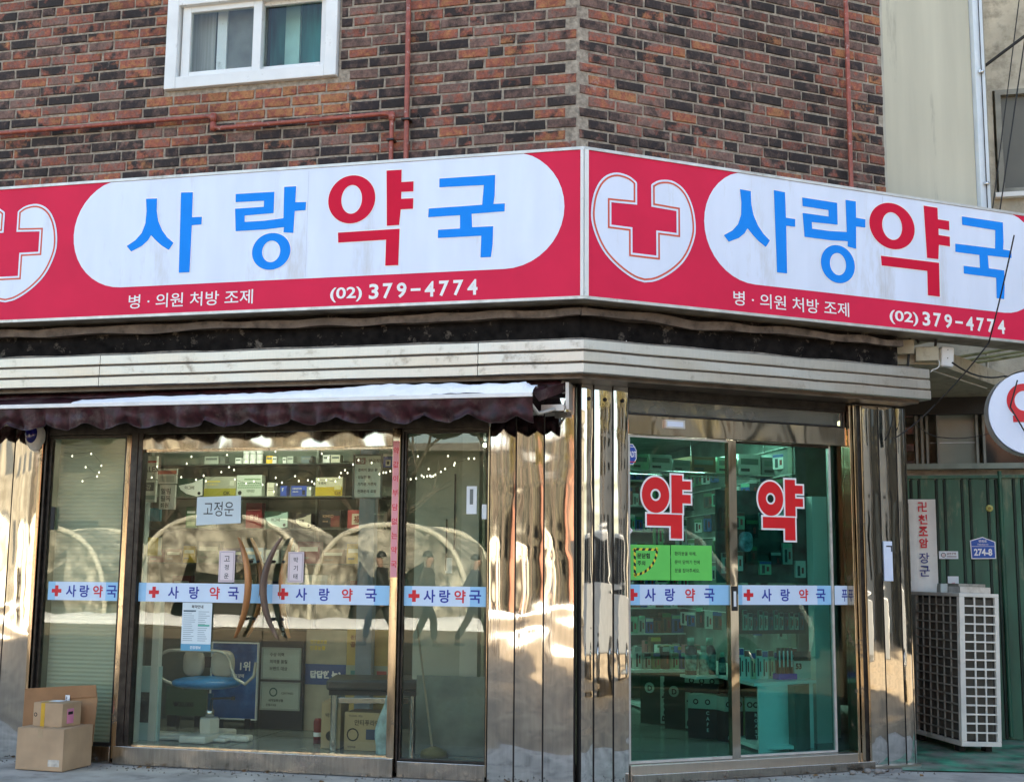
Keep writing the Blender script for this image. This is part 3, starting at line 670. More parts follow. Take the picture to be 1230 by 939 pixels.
def shop_sign(F, mt, xa, xb, label, pill, glyphs, hx, t1, t2, t3):
    e = empty('pharmacy_sign', ((xa + xb) / 2, 0, 3.14) if F is L else ((xa + xb) / 2, 0, 3.14), F, label, 'sign', 'pharmacy signs over the corner shopfront')
    z0, z1 = 3.143, 4.180
    # box body: red front sheet, sheet-metal sides
    b = extr([(.02, z0), (.298, z0), (.298, z1), (.02, z1)], xa, xb, M_SIGNUNDER, mt); b.build('sign_box', e, F)
    A = xa - (MT * .3 if mt == 'R' else 0); B = xb + (MT * .3 if mt == 'L' else 0)
    MB().box(A + .002, B - .002, -.3005, -.2985, z0 + .012, z1 - .012, M_RED).build('red_face', e, F)
    for za, zb in ((z0 - .004, z0 + .016), (z1 - .014, z1 + .006)): extr([(.28, za), (.309, za), (.309, zb), (.28, zb)], xa, xb, M_ALU, mt).build('edge_trim', e, F)
    c0 = (B - .022, B - .0005) if mt == 'L' else (A + .0005, A + .030)
    MB().box(c0[0], c0[1], -.312, -.296, z0 + .016, z1 - .014, M_PVC).build('corner_trim', e, F)
    far = (A, A + .02) if mt == 'L' else (B - .02, B)
    MB().box(far[0], far[1], -.309, -.296, z0 + .016, z1 - .014, M_ALU).build('end_trim', e, F)
    MB().poly(clip_pill(pill[0], pill[1], 3.366, 4.19, z1 - .015), -.3025, M_WHITE).build('white_panel', e, F)
    for k, x, z, sx, sz in glyphs: glyph(e, F, k, x, z, sx, sz, -.3045)
    heart(e, F, hx, -.3035)
    b = MB()
    b.text('병 · 의원 처방 조제', t1[0], 3.203, .104, -.3030, M_WHITEINK, .006, w=t1[1]); b.build('lettering', e, F)
    b = MB().text('(02)', t2[0], 3.186, .105, -.3030, M_WHITEINK, .02, w=t2[1])
    for k, c_ in enumerate('379-4774'): b.text(c_, t3[0] + t3[1] * (k + .5) / 8, 3.197 + (.045 if c_ == '-' else 0), .018 if c_ == '-' else .108, -.3030, M_WHITEINK, .026, w=t3[1] / 8 * (.70 if c_ != '-' else .7), anchor='c')
    b.build('phone_number', e, F)
    # faint joints between the translucent sheets
    MB().box((pill[0] + pill[1]) / 2 - .001, (pill[0] + pill[1]) / 2 + .001, -.3034, -.3026, 3.38, z1 - .03, flat('joint_grey', (190, 196, 210))).build('sheet_joint', e, F)
    return e
shop_sign(L, 'L', -4.70, .0, 'long red and white pharmacy sign above the awning, its heart emblem at the far end', (-3.735, -.035),
          (('sa', -3.292, 3.452, 1, 1), ('rang', -2.443, 3.699, 1, 1), ('yak', -1.650, 3.428, 1, 1), ('guk', -.991, 3.452, 1, 1)), -4.275, (-3.253, .975), (-1.695, .235), (-1.425, .808))
shop_sign(FR, 'R', .0, 4.00, 'red and white pharmacy sign with whole heart emblem, above the sliding side doors', (.832, 3.93),
          (('sa', .988, 3.472, 1.02, 1.01), ('rang', 1.656, 3.720, 1.025, 1.06), ('yak', 2.346, 3.432, 1.2, 1.02), ('guk', 3.052, 3.472, 1.03, 1.07)), .358, (1.061, .985), (2.41, .265), (2.70, .83))

# ================================================================== AWNING
aw = empty('awning', (-2.5, -.3, 2.3), label='half-closed maroon canvas awning with scalloped valance and snow on it', cat='awning')
AX0, AX1 = -6.2, -.20
def sheet(fn, nu, nv, m, smooth=True):
    vs = []; fs = []
    for i in range(nu + 1):
        for k in range(nv + 1): vs.append(fn(i / nu, k / nv))
    for i in range(nu):
        for k in range(nv): q = i * (nv + 1) + k; fs.append((q, q + nv + 1, q + nv + 2, q + 1))
    return MB().add(vs, fs, m, smooth)
def cover(u, v):
    x = AX0 + (AX1 + .03 - AX0) * u; d = .12 + .385 * v; z = 2.612 - .125 * v - .018 * math.sin(math.pi * v) * (1 + .6 * math.sin(x * 5.1)) 
    return (x, -d, z + .006 * mnoise.noise(Vector((x * 6, v * 3, 0))))
sheet(cover, 200, 8, M_MAROON).build('canvas', aw)
Bx('front_bar', AX0, AX1, -.525, -.495, 2.462, 2.490, mat('bar_white', (.82, .82, .80), .4, .0, var=.08), aw, bev=.003)
def val(u, v):
    x = AX0 + (AX1 - AX0) * u; ph = x / .312; s_ = abs(math.sin(math.pi * ph)); drop = .108 + .050 * s_
    fold = .012 * math.sin(x * 67) * v + .026 * math.sin(x * 31 + 3 * math.sin(x * 3)) * v + .045 * mnoise.noise(Vector((x * 4, v * 2, 5))) * v
    d = .512 - .030 * v + fold
    return (x, -d, 2.464 - drop * v * (1 + .16 * mnoise.noise(Vector((x * 1.7, 9, 2)))) + .004 * mnoise.noise(Vector((x * 20, v, 3))))
sheet(val, 420, 10, M_MAROON).build('valance', aw)
def hem(u, v):
    p = val(u, .965 + .035 * v); return (p[0], p[1] - .003, p[2])
sheet(hem, 420, 1, mat('hem_tape', (.05, .035, .04), .6)).build('hem', aw)
MB().tube([(-6.2, -.15, 2.575), (-.075, -.15, 2.575)], .042, M_MAROON, 12).build('roller', aw)
MB().tube([(-.074, -.15, 2.575), (-.055, -.15, 2.575)], .046, M_ALU, 14).tube([(-.054, -.15, 2.575), (-.04, -.15, 2.575)], .034, M_SEAM, 14).build('roller_cap', aw)
b = MB().box(-.045, -.022, -.19, -.05, 2.42, 2.60, M_ALU).box(-.20, -.046, -.24, -.20, 2.405, 2.445, M_ALU).box(-.05, -.045, -.19, -.15, 2.44, 2.48, M_SEAM); b.build('bracket', aw)
MB().tube([(-.10, -.22, 2.42), (-.19, -.38, 2.37), (-.23, -.48, 2.44)], .012, M_ALU).tube([(-.09, -.2, 2.43), (-.16, -.3, 2.39), (-.2, -.36, 2.36)], .005, M_SEAM).build('folding_arm', aw)
M_MARL = MB().add([(-.20, -.50, 2.49), (-.05, -.19, 2.60), (-.05, -.17, 2.54), (-.17, -.44, 2.44)], [(0, 1, 2, 3), (3, 2, 1, 0)], M_MAROON).build('side_flap', aw)
# snow on the canvas
def snowf(u, v):
    x = -3.55 + 3.35 * u; a = max(0, min(1, u * 1.25 + .12)); th = (.002 + .050 * a ** 1.3) * (1 if u < .985 else .5) * math.sin(math.pi * min(1, max(0, .04 + .92 * v))) ** .6
    d = .33 + .185 * v; z = 2.612 - .125 * ((d - .12) / .385)
    return (x, -d, z + th + (.020 * mnoise.noise(Vector((x * 2.2, v * 2, 1))) + .010 * mnoise.noise(Vector((x * 11, v * 5, 1)))) * (.3 + a) + (-.012 if v in (0, 1) else 0))
tag(sheet(snowf, 160, 8, M_SNOW).build('snow'), kind='stuff', label='long strip of snow lying along the awning above its front bar')

# alarm lamp under the awning's left end
e = empty('alarm_lamp', (-4.12, -.1, 2.28), label='oval pale alarm lamp with dark blue lens above the steel pillar', cat='lamp')
al = mat('alarm_shell', (.62, .62, .58), .35); 
def oval(rx, rz, y, d, m, x=-4.118, z=2.315, n=24):
    vs = []; fs = []
    for j, (k, yy) in enumerate(((1, y), (1, y - d * .5), (.82, y - d), (.4, y - d * 1.15), (.01, y - d * 1.2))):
        for i in range(n): a = 2 * math.pi * i / n; vs.append((x + rx * k * math.cos(a), yy, z + rz * k * math.sin(a)))
    for j in range(4):
        for i in range(n): i2 = (i + 1) % n; fs.append((j * n + i, j * n + i2, (j + 1) * n + i2, (j + 1) * n + i))
    return MB().add(vs, fs, m, True)
oval(.072, .108, -.035, .06, al).build('shell', e); oval(.048, .070, -.092, .03, mat('blue_lens', (.012, .012, .14), .12, var=.1), -4.122, 2.33).build('lens', e)
Bx('mount', -4.14, -4.09, -.04, -.028, 2.2, 2.42, al, e)

# ================================================================== RED PIPES
def pipe(pts, r, F, label, name='gas_pipe', fit=(), clamps=()):
    e = empty(name, pts[0], F, label, 'pipe', 'red pipes on the brick wall')
    MB().tube(pts, r, M_PIPE, 10).build('pipe_run', e, F)
    for p in fit: MB().lathe([(0, -r * 2), (r * 1.45, -r * 1.9), (r * 1.5, 0), (r * 1.45, r * 1.9), (0, r * 2)], M_PIPE, 12, M=Matrix.Translation(p)).build('elbow', e, F)
    for p in clamps: MB().box(p[0] - r * 1.6, p[0] + r * 1.6, -.09, -.01, p[2] - .006, p[2] + .006, M_DARKFR).build('clamp', e, F)
    return e
def arc(c, p, q, n=5):
    c, p, q = Vector(c), Vector(p), Vector(q); return [tuple(p.lerp(c, t).lerp(c.lerp(q, t), t)) for t in [i / n for i in range(n + 1)]]
Y = -.055
pipe([(-6.5, Y, 4.715)] + arc((-2.775, Y, 4.715), (-2.83, Y, 4.715), (-2.775, Y, 4.665)) + arc((-2.775, Y, 4.615), (-2.775, Y, 4.65), (-2.72, Y, 4.615)) + arc((-1.36, Y, 4.625), (-1.42, Y, 4.625), (-1.36, Y, 4.565)) + [(-1.36, Y, 4.10)], .0165, L,
     'thin red pipe running level along the bricks, with a kink under the window', fit=((-2.775, Y, 4.70), (-2.775, Y, 4.63), (-1.36, Y, 4.60)), clamps=((-1.36, 0, 4.42),))
pipe([(-1.245, Y, 4.10), (-1.262, Y, 7.2)], .019, L, 'upright red pipe beside the window, ending behind the longer sign', clamps=((-1.247, 0, 4.565), (-1.258, 0, 6.3)))
pipe([(2.292, Y, 4.10), (2.292, Y, 7.2)], .0185, FR, 'upright red pipe near the beige wall, on the side street face', clamps=((2.292, 0, 5.9),))
# loose hook beside the pipe
tag(MB().tube([(-1.18, -.01, 4.60), (-1.16, -.05, 4.60), (-1.14, -.055, 4.58), (-1.145, -.05, 4.555)], .006, M_DARKFR, 6).build('wall_hook'), 'small bent metal hook in the brickwork beside the upright pipes', 'hook')

# ================================================================== SHOP INTERIOR
M_FLOOR = mat('shop_floor_tile', (.20, .22, .19), .22, var=.12, scale=2.5); M_WALLI = mat('shop_wall_paint', (.17, .20, .16), .8, var=.1, scale=2)
M_SHELFW = mat('shelf_white', (.62, .66, .62), .45, var=.06); M_COUNTER = mat('counter_laminate', (.80, .86, .82), .4, var=.05)
def flatpoly(pts, z, m, name, kind='structure'):
    o = MB().add([(x, y, z) for x, y in pts], [tuple(range(len(pts)))], m).build(name); return tag(o, kind=kind)
room = [(-4.4, .075), (-.10, .075), (.32, .40), (1.78, 1.46), (1.90, 1.95), (.75, 5.6), (-4.4, 5.6)]
flatpoly(room, .08, M_FLOOR, 'shop_floor'); flatpoly(list(reversed(room)), 2.61, mat('shop_ceiling_white', (.6, .62, .58), .9), 'shop_ceiling')
tag(MB().box(-4.4, 1.97, 5.6, 5.7, 0, 2.94, M_WALLI).build('shop_wall'), kind='structure'); tag(MB().box(-4.5, -4.41, .1, 5.6, 0, 2.62, M_WALLI).build('shop_wall'), kind='structure')
# floor joints seen through the doors
fj = MB()
for x in (-3.4, -2.6, -1.8, -1.0, -.2): fj.box(x, x + .006, .12, 5.5, .0805, .0815, M_SEAM)
for y in (.9, 1.7, 2.5, 3.3, 4.1): fj.box(-4.3, .5, y, y + .006, .0812, .0822, M_SEAM)
tag(fj.build('floor_joints'), kind='structure')
# partition carrying the display shelves
Bx('partition', -4.35, -1.30, 1.66, 1.74, .08, 2.6, M_WALLI); o = bpy.data.objects['partition']; tag(o, kind='structure')
sh = empty('display_shelves', (-3.0, 1.6, .08), label='long wall shelves of medicine cartons behind the glass door pair', cat='shelves')
for z in (2.228, 1.953, 1.688, 1.40, 1.12, .86): Bx('shelf_board', -4.1, -1.84, 1.42, 1.655, z - .012, z - .002, mat('shelf_board_dark', (.07, .085, .07), .4), sh)
for x in (-4.1, -2.54, -1.85): Bx('upright', x, x + .018, 1.60, 1.655, .08, 2.5, mat('upright_grey', (.25, .28, .24), .5), sh)
def card(x0, x1, z0, z1, y, dep, base, label, bands=(), texts=(), name='medicine_box', cat='box', group=None, dots=0, F=L, th=None):
    """carton with printed bands (u0,u1,v0,v1,colour) and lines of print (string,u,v,h,colour) on its front"""
    w = x1 - x0; h = z1 - z0; b = MB().box(x0, x1, y, y + dep, z0, z1, flat('c%02x%02x%02x' % base, base, .45))
    k = 0
    for u0, u1, v0, v1, c in bands:
        k += 1; b.box(x0 + u0 * w, x0 + u1 * w, y - .0008 - .0003 * k, y - .0002, z0 + v0 * h, z0 + v1 * h, flat('c%02x%02x%02x' % c, c, .45))
    for t, u, v, hh, c in texts: b.text(t, x0 + u * w, z0 + v * h, hh * h, y - .004, flat('c%02x%02x%02x' % c, c, .5), .015)
    o = b.build(name, None, F); return tag(o, label, cat, group)
GRY = (176, 184, 172); CR = (214, 212, 190); BL_ = (36, 72, 168); DG = (30, 66, 50); DK = (30, 26, 26); WH = (222, 226, 220); OL = (150, 146, 52)
# top shelf
g1 = 'small packs on the top display shelf'
for x0, x1, h, c, lb in ((-3.525, -3.397, .073, GRY, 'wide grey pack, first on the top display shelf'), (-3.385, -3.335, .070, (120, 124, 116), 'narrow dull grey pack beside the wide grey pack'), (-3.238, -3.186, .057, WH, 'low white pack beside the stacked white rolls'),
                     (-2.955, -2.899, .071, (224, 184, 60), 'small yellow pack on the top display shelf'), (-2.897, -2.861, .064, WH, 'small white pack touching the yellow pack'), (-2.848, -2.81, .06, (96, 120, 96), 'small green pack on the top display shelf'), (-2.805, -2.775, .055, WH, 'thin white pack beside the small green pack'),
                     (-2.765, -2.710, .064, GRY, 'grey pack in the middle of the top display shelf'), (-2.637, -2.538, .064, (90, 106, 112), 'slate blue pack on the top display shelf'), (-2.443, -2.381, .071, WH, 'white pack beside the clip on the top display shelf'), (-2.369, -2.292, .071, CR, 'cream pack, last on the top display shelf')):
    card(x0, x1, 2.2265, 2.2265 + h, 1.50, .08, c, lb, ((.1, .9, .55, .8, (110, 118, 112)),), group=g1)
for k in range(9):
    x = -3.155 + (k % 3) * .062; z = 2.2265 + (k // 3) * .043
    o = MB().lathe([(0, 0), (.027, 0), (.028, .004), (.028, .036), (.026, .041), (0, .041)], flat('roll_white', (226, 230, 226)), 14, (x, 1.54, z)).build('bandage_roll')
    tag(o, '%s white roll, %s column of the stack on the top display shelf' % (('lowest', 'middle', 'uppermost')[k // 3], ('left', 'centre', 'right')[k % 3]), 'roll', 'white rolls stacked on the top shelf')
# second shelf
z = 1.9515
def swoosh(x0, x1, z0, z1, y, label, g=DG, w=WH, t='마그비', group=None):
    W = x1 - x0; H = z1 - z0; b = MB().box(x0, x1, y, y + .07, z0, z1, flat('c%02x%02x%02x' % g, g, .45)); m = flat('c%02x%02x%02x' % w, w, .45)
    b.poly([(x0 + .01, z0 + H * .62), (x0 + W * .55, z0 + H * .75), (x1 - .008, z0 + H * .97), (x1 - .006, z0 + H * .1), (x0 + W * .75, z0 + H * .03), (x0 + W * .35, z0 + H * .18), (x0 + W * .12, z0 + H * .40)], y - .001, m)
    b.text(t, x0 + W * .28, z0 + H * .40, H * .2, y - .002, M_INK_K, .02).disc(x1 - W * .16, z0 + H * .2, H * .09, y - .002, M_INK_K, 14).text('OTC', x0 + W * .70, z0 + H * .84, H * .08, y - .002, m, .02)
    return tag(b.build('medicine_box'), label, 'box', group)
g2 = 'cartons on the second display shelf'
swoosh(-3.766, -3.524, z, 2.112, 1.50, 'green and white carton with swoosh print on the second shelf', group=g2)
card(-3.517, -3.223, z, 2.125, 1.50, .07, (160, 164, 146), 'grey carton with olive lower half beside the swoosh carton', ((0, 1, 0, .42, OL), (.06, .5, .72, .8, (214, 196, 110)), (.8, .94, .55, .8, (190, 194, 176))), (('프로폴리스', .1, .55, .12, (216, 200, 120)), ('OK', .62, .1, .18, DK)), group=g2)
o = card(-3.217, -2.987, z, 2.135, 1.50, .07, (192, 204, 190), 'pale carton with rows of green dots and black round mark', ((.0, 1, .0, .03, DG), (.30, .95, .78, .84, (120, 150, 110))), (('비타민', .42, .2, .14, (90, 110, 96)),), group=g2)
dm = flat('green_dots', (88, 140, 90)); b = MB()
for r in range(3):
    for c in range(13): b.disc(-3.2 + c * .0165 + (r % 2) * .008, 2.03 + r * .018, .006, 1.498, dm, 8)
b.disc(-3.185, 1.985, .018, 1.498, M_INK_K, 14); ob = b.build('print_marks', o)
card(-2.938, -2.873, z, 2.070, 1.50, .07, CR, 'slim cream carton standing near the blue cartons', ((.1, .9, .45, .5, (150, 140, 110)), (.1, .9, .6, .64, (150, 140, 110))), group=g2)
card(-2.816, -2.760, z, 2.042, 1.50, .07, BL_, 'narrow bright blue carton on the second shelf', (), (('F', .3, .5, .3, WH),), group=g2)
card(-2.718, -2.580, z, 2.042, 1.50, .07, BL_, 'wide bright blue carton on the second shelf', ((.72, .9, .15, .6, (20, 30, 60)),), (('CENOVIS', .1, .66, .16, WH), ('vitamin', .1, .4, .13, WH)), group=g2)
card(-2.578, -2.540, z, 2.036, 1.50, .07, GRY, 'thin grey carton against the wide blue carton', group=g2)
card(-2.500, -2.262, z, 2.110, 1.50, .07, (206, 202, 176), 'cream carton with yellow olive lower half, rightmost on the second shelf', ((0, 1, .03, .5, (196, 170, 40)), (.70, .95, .36, .58, (214, 206, 150))), (('우루사', .1, .62, .15, DK), ('OK', .72, .08, .2, (120, 90, 20))), group=g2)
# third shelf
z = 1.6865; g3 = 'cartons on the third display shelf'
card(-3.675, -3.581, z, 1.868, 1.50, .07, (70, 116, 80), 'upright green patterned carton on the third shelf', ((.1, .9, .7, .8, WH), (.1, .9, .1, .3, (120, 160, 110))), group=g3)
card(-3.56, -3.42, z, 1.80, 1.50, .07, (54, 84, 60), 'dark green carton beside the upright green patterned carton', ((.1, .9, .5, .7, (140, 160, 130)),), group=g3)
card(-3.121, -2.976, z, 1.900, 1.50, .07, (128, 22, 34), 'dark red carton on the third shelf, behind the pinned name sheet', ((.1, .9, .7, .73, (190, 120, 110)),), (('홍삼', .25, .35, .2, (200, 150, 140)),), group=g3)
swoosh(-2.951, -2.735, z, 1.830, 1.50, 'green carton with pale swoosh on the third shelf', t='마그네', w=(176, 208, 196), group=g3)
swoosh(-2.680, -2.527, z, 1.810, 1.50, 'black carton with cream swoosh on the third shelf', g=DK, w=(208, 198, 178), t='진통', group=g3)
card(-2.465, -2.269, z, 1.836, 1.50, .07, (26, 16, 18), 'black carton with red patch on the third shelf', ((.55, .95, .1, .7, (110, 20, 24)),), (('KIMSO', .2, .6, .16, (190, 150, 120)), ('since', .2, .35, .1, (190, 150, 120))), group=g3)
card(-2.193, -2.043, z, 1.836, 1.46, .07, (206, 90, 86), 'pink framed carton with ornate cream centre', ((.25, .75, .2, .8, (226, 206, 180)),), (('福', .36, .3, .4, (150, 60, 50)),), group=g3)
card(-2.035, -1.875, z, 1.822, 1.46, .07, (130, 132, 120), 'grey carton standing beside the pink framed carton', ((.05, .95, .8, .9, (180, 180, 160)),), group=g3)
# lower shelves, seen dimly through reflections
g4 = 'cartons on the lower display shelves'; rnd = random.Random(4)
cols = [('maroon', (110, 40, 46)), ('dark green', (40, 70, 52)), ('white', (205, 208, 200)), ('brown', (100, 72, 50)), ('navy', (30, 40, 80)), ('grey', (120, 124, 118)), ('mustard', (170, 140, 50)), ('pale blue', (140, 170, 190))]
for zi, zn in ((1.3985, 'fourth'), (1.1185, 'fifth')):
    x = -4.0; k = 0; used = {}
    while x < -1.95:
        w = rnd.uniform(.12, .24); nm, c = cols[(k * 3 + (zn == 'fifth') * 5) % 8]; h = rnd.uniform(.10, .20)
        if x + w > -1.88: break
        used[nm] = used.get(nm, 0) + 1
        lb = '%s carton on the %s display shelf' % (nm, zn) + ('' if used[nm] == 1 else ', the %s of its colour' % ('second', 'third')[used[nm] - 2])
        card(x, x + w - .02, zi, zi + h, 1.50, .07, c, lb, ((.1, .9, .55, .75, (200, 196, 180)), (.1, .5, .2, .3, (90, 90, 84))), group=g4); x += w; k += 1
# rack of leaflets by the first door post
def sheetcard(x0, x1, z0, z1, y, label, cat, base=(208, 208, 196), name='leaflet', bands=(), texts=(), group=None, th=.002):
    return card(x0, x1, z0, z1, y, th, base, label, bands, texts, name, cat, group)
gl_ = 'leaflet packs on the rack inside the first door'
sheetcard(-3.476, -3.332, 2.02, 2.195, .35, 'leaflet pack with orange red header beside the first door post', 'leaflet', bands=((0, 1, .84, 1, (190, 194, 184)), (0, 1, .70, .80, (186, 60, 40)), (.45, .5, 0, 1, (120, 124, 116))), texts=(('SALES', .12, .3, .24, (40, 44, 44)),), group=gl_, th=.03)
sheetcard(-3.476, -3.332, 1.845, 2.012, .35, 'leaflet pack of dark print hanging below the orange header pack', 'leaflet', bands=((.08, .92, .5, .9, (70, 76, 74)), (.0, 1, .12, .3, (140, 160, 150))), texts=(('건강', .2, .55, .25, (190, 194, 184)),), group=gl_, th=.03)
sheetcard(-3.322, -3.165, 1.985, 2.10, .36, 'leaflet with red title on the second column of the rack', 'leaflet', bands=((0, 1, .62, .86, (192, 70, 44)), (.1, .9, .1, .5, (170, 174, 162))), group=gl_, th=.02)
sheetcard(-3.300, -3.170, 1.790, 1.975, .36, 'leaflet covered with dense black squares of print', 'leaflet', texts=(('알림', .1, .62, .24, (30, 32, 32)), ('필독', .1, .32, .24, (30, 32, 32)), ('회원', .1, .06, .2, (30, 32, 32))), group=gl_, th=.02)
sheetcard(-3.380, -3.290, 1.70, 1.80, .37, 'small teal leaflet peeping out under the rack', 'leaflet', base=(50, 120, 130), group=gl_, th=.02)
b = MB().box(-3.49, -3.36, .28, .34, .08, 1.84, mat('post_panel', (.62, .70, .68), .4, var=.05)); tag(b.build('display_post'), 'tall pale panel standing inside the first glass door', 'panel')
b = MB().box(-3.30, -3.245, .36, .42, .08, 1.2, M_SHELFW); tag(b.build('white_pole'), 'slim white pole behind the pale panel', 'pole')
sheetcard(-3.385, -3.245, 1.435, 1.577, .33, 'yellow picture card with gold figure on the pale panel', 'card', base=(214, 180, 70), name='picture_card', bands=((.80, 1, 0, 1, (220, 214, 196)), (.2, .6, .2, .75, (236, 206, 110)), (0, 1, .0, .06, (150, 120, 50))))
e = empty('blood_pressure_display', (-3.36, .4, .08), label='pale teal display board with dark photo, at the foot of the first door', cat='display board')
Bx('board', -3.500, -3.235, .38, .42, .081, .62, mat('teal_board', (.42, .60, .60), .4, var=.06), e); Bx('photo', -3.47, -3.30, .374, .379, .21, .43, mat('dark_photo', (.06, .065, .06), .3, var=.5, scale=6, dirt=(.25, .24, .2), dscale=6), e)
MB().text('무료 측정', -3.47, .50, .022, .376, M_INK_K, .03).text('혈압 · 혈당', -3.47, .46, .016, .376, M_INK_K, .02).build('print_marks', e)
# notice in a rounded frame on the inner wall and blue leaflet beside it
e = empty('notice_board', (-1.6, .34, 1.87), label='framed pale notice headed by a dark red stamp, inside the second glass door', cat='notice')
frame4(-1.735, -1.508, 1.862, 2.188, .012, .335, .352, flat('frame_grey', (110, 114, 110))).build('frame', e, bev=.003); Bx('sheet', -1.724, -1.518, .346, .35, 1.872, 2.178, flat('notice_paper', (196, 210, 202)), e)
b = MB().box(-1.712, -1.640, .3445, .3455, 2.115, 2.16, flat('stamp_red', (96, 26, 30))).text('모집', -1.705, 2.122, .030, .343, M_PAPER, .02).text('· 약국직원', -1.632, 2.122, .030, .343, M_INK_K, .02)
for k, t in enumerate(('· 경력이 많은 분', '· 성실한 분', '· 가까운 거주자', '· 전화문의 요망')): b.text(t, -1.71, 2.06 - k * .052, .024, .343, M_INK_K, .02)
b.build('lettering', e)
sheetcard(-1.500, -1.428, 2.09, 2.186, .34, 'small blue leaflet with white square, beside the framed notice', 'leaflet', base=(36, 70, 160), bands=((0, 1, .82, 1, (206, 210, 206)), (.25, .75, .1, .55, (220, 210, 190)), (.35, .65, .2, .45, (50, 44, 40))))
sheetcard(-2.075, -1.965, 1.86, 2.45, 1.40, 'tall dull orange banner hanging in front of the shelves', 'banner', base=(150, 84, 56), name='banner', bands=((.4, .6, .1, .8, (190, 130, 96)),))
Bx('blue_post', -1.99, -1.86, 1.18, 1.26, .08, 2.55, mat('blue_grey_post', (.20, .25, .30), .5)); tag(bpy.data.objects['blue_post'], 'blue grey post standing beside the display shelves', 'post')
# floor displays
e = empty('blue_poster_stand', (-3.03, 1.25, .08), label='blue poster stand with white Korean lettering beside the black banner stand', cat='poster')
Bx('panel', -3.24, -2.845, 1.24, 1.26, .16, .75, mat('poster_blue', lin((28, 92, 168)), .35, var=.3, scale=3, dirt=lin((90, 150, 205)), dscale=1.6, damt=.5), e); frame4(-3.25, -2.835, .15, .76, .010, 1.225, 1.262, M_PAPER).build('frame', e)
MB().text('점유율', -3.20, .545, .05, 1.236, M_WHITEINK, .03).text('1위', -2.995, .535, .075, 1.236, M_WHITEINK, .03).text('국민영양제', -3.10, .48, .03, 1.236, M_WHITEINK, .02).build('lettering', e)
MB().box(-3.2, -3.15, 1.22, 1.3, .08, .16, M_SEAM).box(-2.93, -2.88, 1.22, 1.3, .08, .16, M_SEAM).build('foot', e)
e = empty('price_board', (-3.4, 1.2, .08), label='dull green price board showing a won amount, behind the blue seat', cat='price board')
Bx('panel', -3.62, -3.26, 1.20, 1.22, .17, .40, flat('price_green', (74, 104, 80)), e); MB().text('₩20,000', -3.55, .235, .045, 1.196, M_INK_K, .03).build('lettering', e)
MB().box(-3.60, -3.52, 1.2, 1.26, .08, .17, M_SEAM).box(-3.36, -3.28, 1.2, 1.26, .08, .17, M_SEAM).build('foot', e)
e = empty('black_banner_stand', (-2.64, 1.25, .08), label='black banner stand carrying two framed certificates', cat='banner stand')
Bx('panel', -2.84, -2.45, 1.25, 1.27, .09, .78, mat('banner_black', (.02, .02, .022), .5), e); Bx('panel_top', -2.68, -2.60, 1.255, 1.27, .78, 1.12, M_SEAM, e)
b = MB()
for k in range(7): b.text('사랑약국건강상담'[k], -2.64, 1.07 - k * .042, .028, 1.25, M_PAPER, .01, anchor='c')
b.build('lettering', e)
for z0, z1 in ((.475, .725), (.235, .455)):
    f = frame4(-2.81, -2.47, z0, z1, .012, 1.235, 1.25, flat('cert_frame', (150, 158, 152))).build('certificate', e); 
    b = MB().box(-2.798, -2.482, 1.243, 1.248, z0 + .012, z1 - .012, flat('cert_paper', (176, 186, 176)))
    if z0 < .3: b.ring(-2.70, .375, (.035, .035), (.025, .025), 1.241, flat('cert_green', (50, 90, 86))).text('세계일류상품', -2.74, .30, .022, 1.241, M_INK_K, .02).text('인증서 KS', -2.76, .265, .02, 1.241, M_INK_K, .02).text('CERTIFIED', -2.63, .36, .016, 1.241, M_INK_K, .01)
    else:
        for k, t in enumerate(('수상 이력', '의약품 품질', '브랜드 대상')): b.text(t, -2.74, z1 - .07 - k * .055, .03, 1.241, M_INK_K, .02)
    b.build('sheet', f)
    f.parent = e
e = empty('eye_poster', (-2.28, 1.3, .44), label='poster asking about dry eyes with yellow print and blue foot, behind the bench', cat='poster')
Bx('panel', -2.455, -2.11, 1.30, 1.315, .08, .87, mat('poster_tan', (.42, .38, .28), .5, var=.15), e); Bx('panel_foot', -2.455, -2.11, 1.296, 1.2995, .44, .60, flat('poster_foot_blue', (40, 74, 130)), e)
MB().text('답답한 눈?', -2.41, .49, .06, 1.293, M_WHITEINK, .05).text('안구건조엔', -2.42, .76, .03, 1.297, flat('gold_print', (220, 190, 60)), .03).text('인공눈물', -2.42, .71, .035, 1.297, flat('gold_print', (220, 190, 60)), .03).build('lettering', e)
e = empty('yellow_poster', (-1.96, 1.28, .5), label='mustard poster with pictures of packs, nearest the red taped post', cat='poster')
Bx('panel', -2.10, -1.72, 1.28, 1.292, .08, .88, mat('poster_mustard', (.50, .36, .10), .5, var=.15), e); Bx('panel_foot', -2.10, -1.72, 1.275, 1.2795, .46, .60, flat('poster_pale', (150, 160, 140)), e)
b = MB().text('종합감기약', -2.07, .80, .035, 1.277, flat('brown_print', (120, 70, 20)), .03).text('골라드려요', -2.07, .74, .045, 1.277, flat('brown_print', (120, 70, 20)), .05)
for k in range(3): b.box(-2.06 + k * .11, -1.98 + k * .11, 1.270, 1.275, .48, .56, flat('pack%d' % k, ((70, 130, 130), (190, 190, 180), (180, 70, 60))[k]))
b.build('lettering', e)
